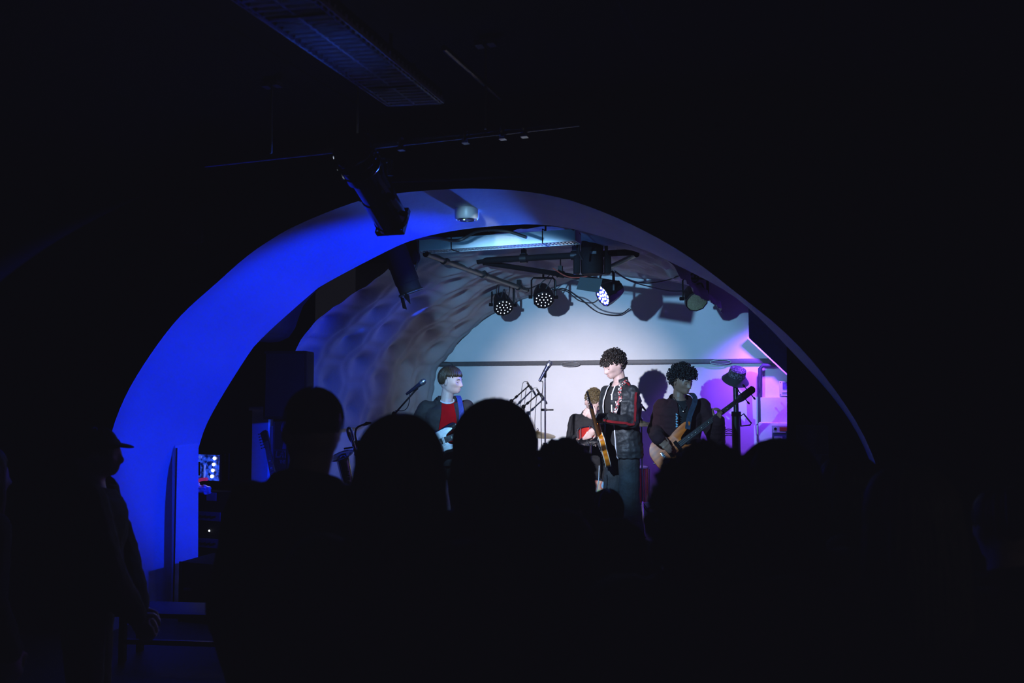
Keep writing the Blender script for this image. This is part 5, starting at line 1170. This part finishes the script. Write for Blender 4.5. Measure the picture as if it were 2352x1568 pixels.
# board against the arch reveal and the flight case in front of it
a = Vector((-4.60, 5.05, 0)); t = thing('white_board', 'pale narrow board leaning against the left reveal of the arch', 'board', (-4.57, 5.25, 0)); m = M(); m.box((0, 0, .62), (.03, .26, 1.24), Euler((0, -.02, 0))); m.build('sheet', K['plaster'], t, bevel=.01); m = M(); m.tube([(.018, -.13, 0.01), (.018, -.13, 1.22)], .006, 8); m.build('edge_strip', K['blackmetal'], t)
t, w_, h_, th = boxpx('flight_case', 'low black flight case on the floor left of the crowd', 'case', 412, 560, 1275, 1400, 4.95, .35, K['black'], .012)
for s in (-1, 1): m = M(); m.box((s * w_ * .49, -th / 2 - .002, h_ / 2), (.02, .012, h_)); m.build('edge_trim', K['blackmetal'], t)
m = M(); m.box((-w_ * .36, -th / 2 - .01, h_ * .55), (.06, .02, .02)); m.build('handle', K['steel'], t, bevel=.004); t.location.z = 0
for c_ in t.children: pass
# bench at the foot of the reveal
t = thing('bench', 'low dark bench with pale edges at the foot of the left reveal', 'bench', (-3.75, 4.3, 0), Euler((0, 0, .25)))
m = M(); m.box((0, 0, .29), (.75, .28, .03)); m.build('seat', K['blackmetal'], t, bevel=.006)
for x in (-.33, .33):
    for y in (-.1, .1): m = M(); m.box((x, y, .14), (.035, .035, .28)); m.build('leg', K['blackmetal'], t)
m = M(); m.box((0, -.1, .12), (.66, .02, .03)); m.build('stretcher', K['steel'], t)
# guitar / signal cables on the stage
cable('coiled black cable on the stage behind the legs of the curly haired guitarist', [Vector((-1.5 + .10 * math.cos(k), 8.4 + .10 * math.sin(k), G_ + .01 + .003 * k)) for k in range(12)], .005, group='cables on the stage')
cable('pale cable hanging from the amber guitar', [esO - UP * .22, V(1376, 1080, 7.75), V(1374, 1110, 7.75), V(1366, 1150, 7.75), V(1370, 1200, 7.7)], .004, 'white', group='cables on the stage')
# ================================================================ THE CROWD (seen from behind, nearly black)
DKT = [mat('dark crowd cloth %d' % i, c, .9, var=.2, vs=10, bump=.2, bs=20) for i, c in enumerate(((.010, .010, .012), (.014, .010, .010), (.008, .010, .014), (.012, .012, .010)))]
def crowd(label, px, py, d, fr=None, hair='black', style='short', skin='pale', i=0, H=None, hw=1.0, headturn=0., arms=None, extras=None, wide=1.0):
    p = V(px, py, d); fr = fr or (V(1350, 900, 8) - p); fr = Vector((fr.x, fr.y, 0)).normalized()
    H = p.z - .012; J = standing(Vector((p.x, p.y, 0)) - fr * .05, fr, H)
    hf = (Matrix.Rotation(headturn, 3, 'Z') @ fr); J['hf'] = (hf - UP * .05).normalized()
    if arms: arms(J)
    J['hs'] *= hw; J['topname'] = 'top'; J['legr'] = (.095, .07, .062)
    al = lambda p, v: (p.z > .045 or p.y > .0 or (p.y > -.03 and p.z > .0)) and p.z > -.06
    def hf_(q, T):
        if style == 'short':
            cap_hair(q, T, al, (.084, .106, .097), n=36); strands(q, T, 160, lambda f: 1.25 if abs((f + PI) % (2 * PI) - PI) < .8 else 2.1, (.084, .106, .097), seed=i, r0=.006)
        elif style == 'crop': cap_hair(q, T, al, (.081, .102, .093), n=44, nz=.004, seed=i); strands(q, T, 60, lambda f: 1.3 if abs((f + PI) % (2 * PI) - PI) < .8 else 2.0, (.080, .101, .092), seed=i, r0=.004)
        elif style == 'messy':
            cap_hair(q, T, al, (.087, .108, .098), n=36, nz=.012, seed=i); strands(q, T, 300, lambda f: 1.3 if abs((f + PI) % (2 * PI) - PI) < .8 else 1.95, (.090, .110, .100), drop=lambda f: 0. if abs((f + PI) % (2 * PI) - PI) < 1.0 else .12, seed=i, r0=.009, lift=.004)
            r = random.Random(i)
            for k in range(8 if i == 2 else 0):
                v = Vector((r.gauss(0, .35), r.gauss(0, .35), 1)).normalized(); b = Vector((v.x * .085, v.y * .105 + .02, v.z * .097 + .034)); q2 = b + v * r.uniform(.012, .034) + Vector((r.uniform(-.015, .015), 0, 0)); o = q.T; q.T = T; q.tube([b - v * .01, (b + q2) / 2, q2], [.010, .007, .002], 5); q.T = o
        elif style == 'bob':
            cap_hair(q, T, al, (.090, .110, .099), n=36); strands(q, T, 380, lambda f: 1.2 if abs((f + PI) % (2 * PI) - PI) < .7 else 1.75, (.092, .112, .102), drop=lambda f: 0. if abs((f + PI) % (2 * PI) - PI) < .75 else .19, seed=i, r0=.010, lift=.006)
        elif style == 'long':
            cap_hair(q, T, al, (.087, .108, .098), n=36); strands(q, T, 380, lambda f: 1.2 if abs((f + PI) % (2 * PI) - PI) < .7 else 1.7, (.089, .110, .100), drop=lambda f: 0. if abs((f + PI) % (2 * PI) - PI) < .75 else .30, seed=i, r0=.010, lift=.002)
        elif style == 'mane':
            am = lambda p, v: (p.z > .05 or p.y > -.01 or abs(p.x) > .07) and p.z > -.17
            cap_hair(q, T, am, (.098, .112, .17), (0, .022, -.04), n=36); curls(q, T, 800, am, (.116, .125, .175), (0, .022, -.035), .012, .014, 50 + i, .006)
        elif style == 'curly':
            cap_hair(q, T, al, (.086, .106, .098), n=36); curls(q, T, 520, al, (.108, .125, .112), (0, .02, .036), .016, .014, 50 + i, .006)
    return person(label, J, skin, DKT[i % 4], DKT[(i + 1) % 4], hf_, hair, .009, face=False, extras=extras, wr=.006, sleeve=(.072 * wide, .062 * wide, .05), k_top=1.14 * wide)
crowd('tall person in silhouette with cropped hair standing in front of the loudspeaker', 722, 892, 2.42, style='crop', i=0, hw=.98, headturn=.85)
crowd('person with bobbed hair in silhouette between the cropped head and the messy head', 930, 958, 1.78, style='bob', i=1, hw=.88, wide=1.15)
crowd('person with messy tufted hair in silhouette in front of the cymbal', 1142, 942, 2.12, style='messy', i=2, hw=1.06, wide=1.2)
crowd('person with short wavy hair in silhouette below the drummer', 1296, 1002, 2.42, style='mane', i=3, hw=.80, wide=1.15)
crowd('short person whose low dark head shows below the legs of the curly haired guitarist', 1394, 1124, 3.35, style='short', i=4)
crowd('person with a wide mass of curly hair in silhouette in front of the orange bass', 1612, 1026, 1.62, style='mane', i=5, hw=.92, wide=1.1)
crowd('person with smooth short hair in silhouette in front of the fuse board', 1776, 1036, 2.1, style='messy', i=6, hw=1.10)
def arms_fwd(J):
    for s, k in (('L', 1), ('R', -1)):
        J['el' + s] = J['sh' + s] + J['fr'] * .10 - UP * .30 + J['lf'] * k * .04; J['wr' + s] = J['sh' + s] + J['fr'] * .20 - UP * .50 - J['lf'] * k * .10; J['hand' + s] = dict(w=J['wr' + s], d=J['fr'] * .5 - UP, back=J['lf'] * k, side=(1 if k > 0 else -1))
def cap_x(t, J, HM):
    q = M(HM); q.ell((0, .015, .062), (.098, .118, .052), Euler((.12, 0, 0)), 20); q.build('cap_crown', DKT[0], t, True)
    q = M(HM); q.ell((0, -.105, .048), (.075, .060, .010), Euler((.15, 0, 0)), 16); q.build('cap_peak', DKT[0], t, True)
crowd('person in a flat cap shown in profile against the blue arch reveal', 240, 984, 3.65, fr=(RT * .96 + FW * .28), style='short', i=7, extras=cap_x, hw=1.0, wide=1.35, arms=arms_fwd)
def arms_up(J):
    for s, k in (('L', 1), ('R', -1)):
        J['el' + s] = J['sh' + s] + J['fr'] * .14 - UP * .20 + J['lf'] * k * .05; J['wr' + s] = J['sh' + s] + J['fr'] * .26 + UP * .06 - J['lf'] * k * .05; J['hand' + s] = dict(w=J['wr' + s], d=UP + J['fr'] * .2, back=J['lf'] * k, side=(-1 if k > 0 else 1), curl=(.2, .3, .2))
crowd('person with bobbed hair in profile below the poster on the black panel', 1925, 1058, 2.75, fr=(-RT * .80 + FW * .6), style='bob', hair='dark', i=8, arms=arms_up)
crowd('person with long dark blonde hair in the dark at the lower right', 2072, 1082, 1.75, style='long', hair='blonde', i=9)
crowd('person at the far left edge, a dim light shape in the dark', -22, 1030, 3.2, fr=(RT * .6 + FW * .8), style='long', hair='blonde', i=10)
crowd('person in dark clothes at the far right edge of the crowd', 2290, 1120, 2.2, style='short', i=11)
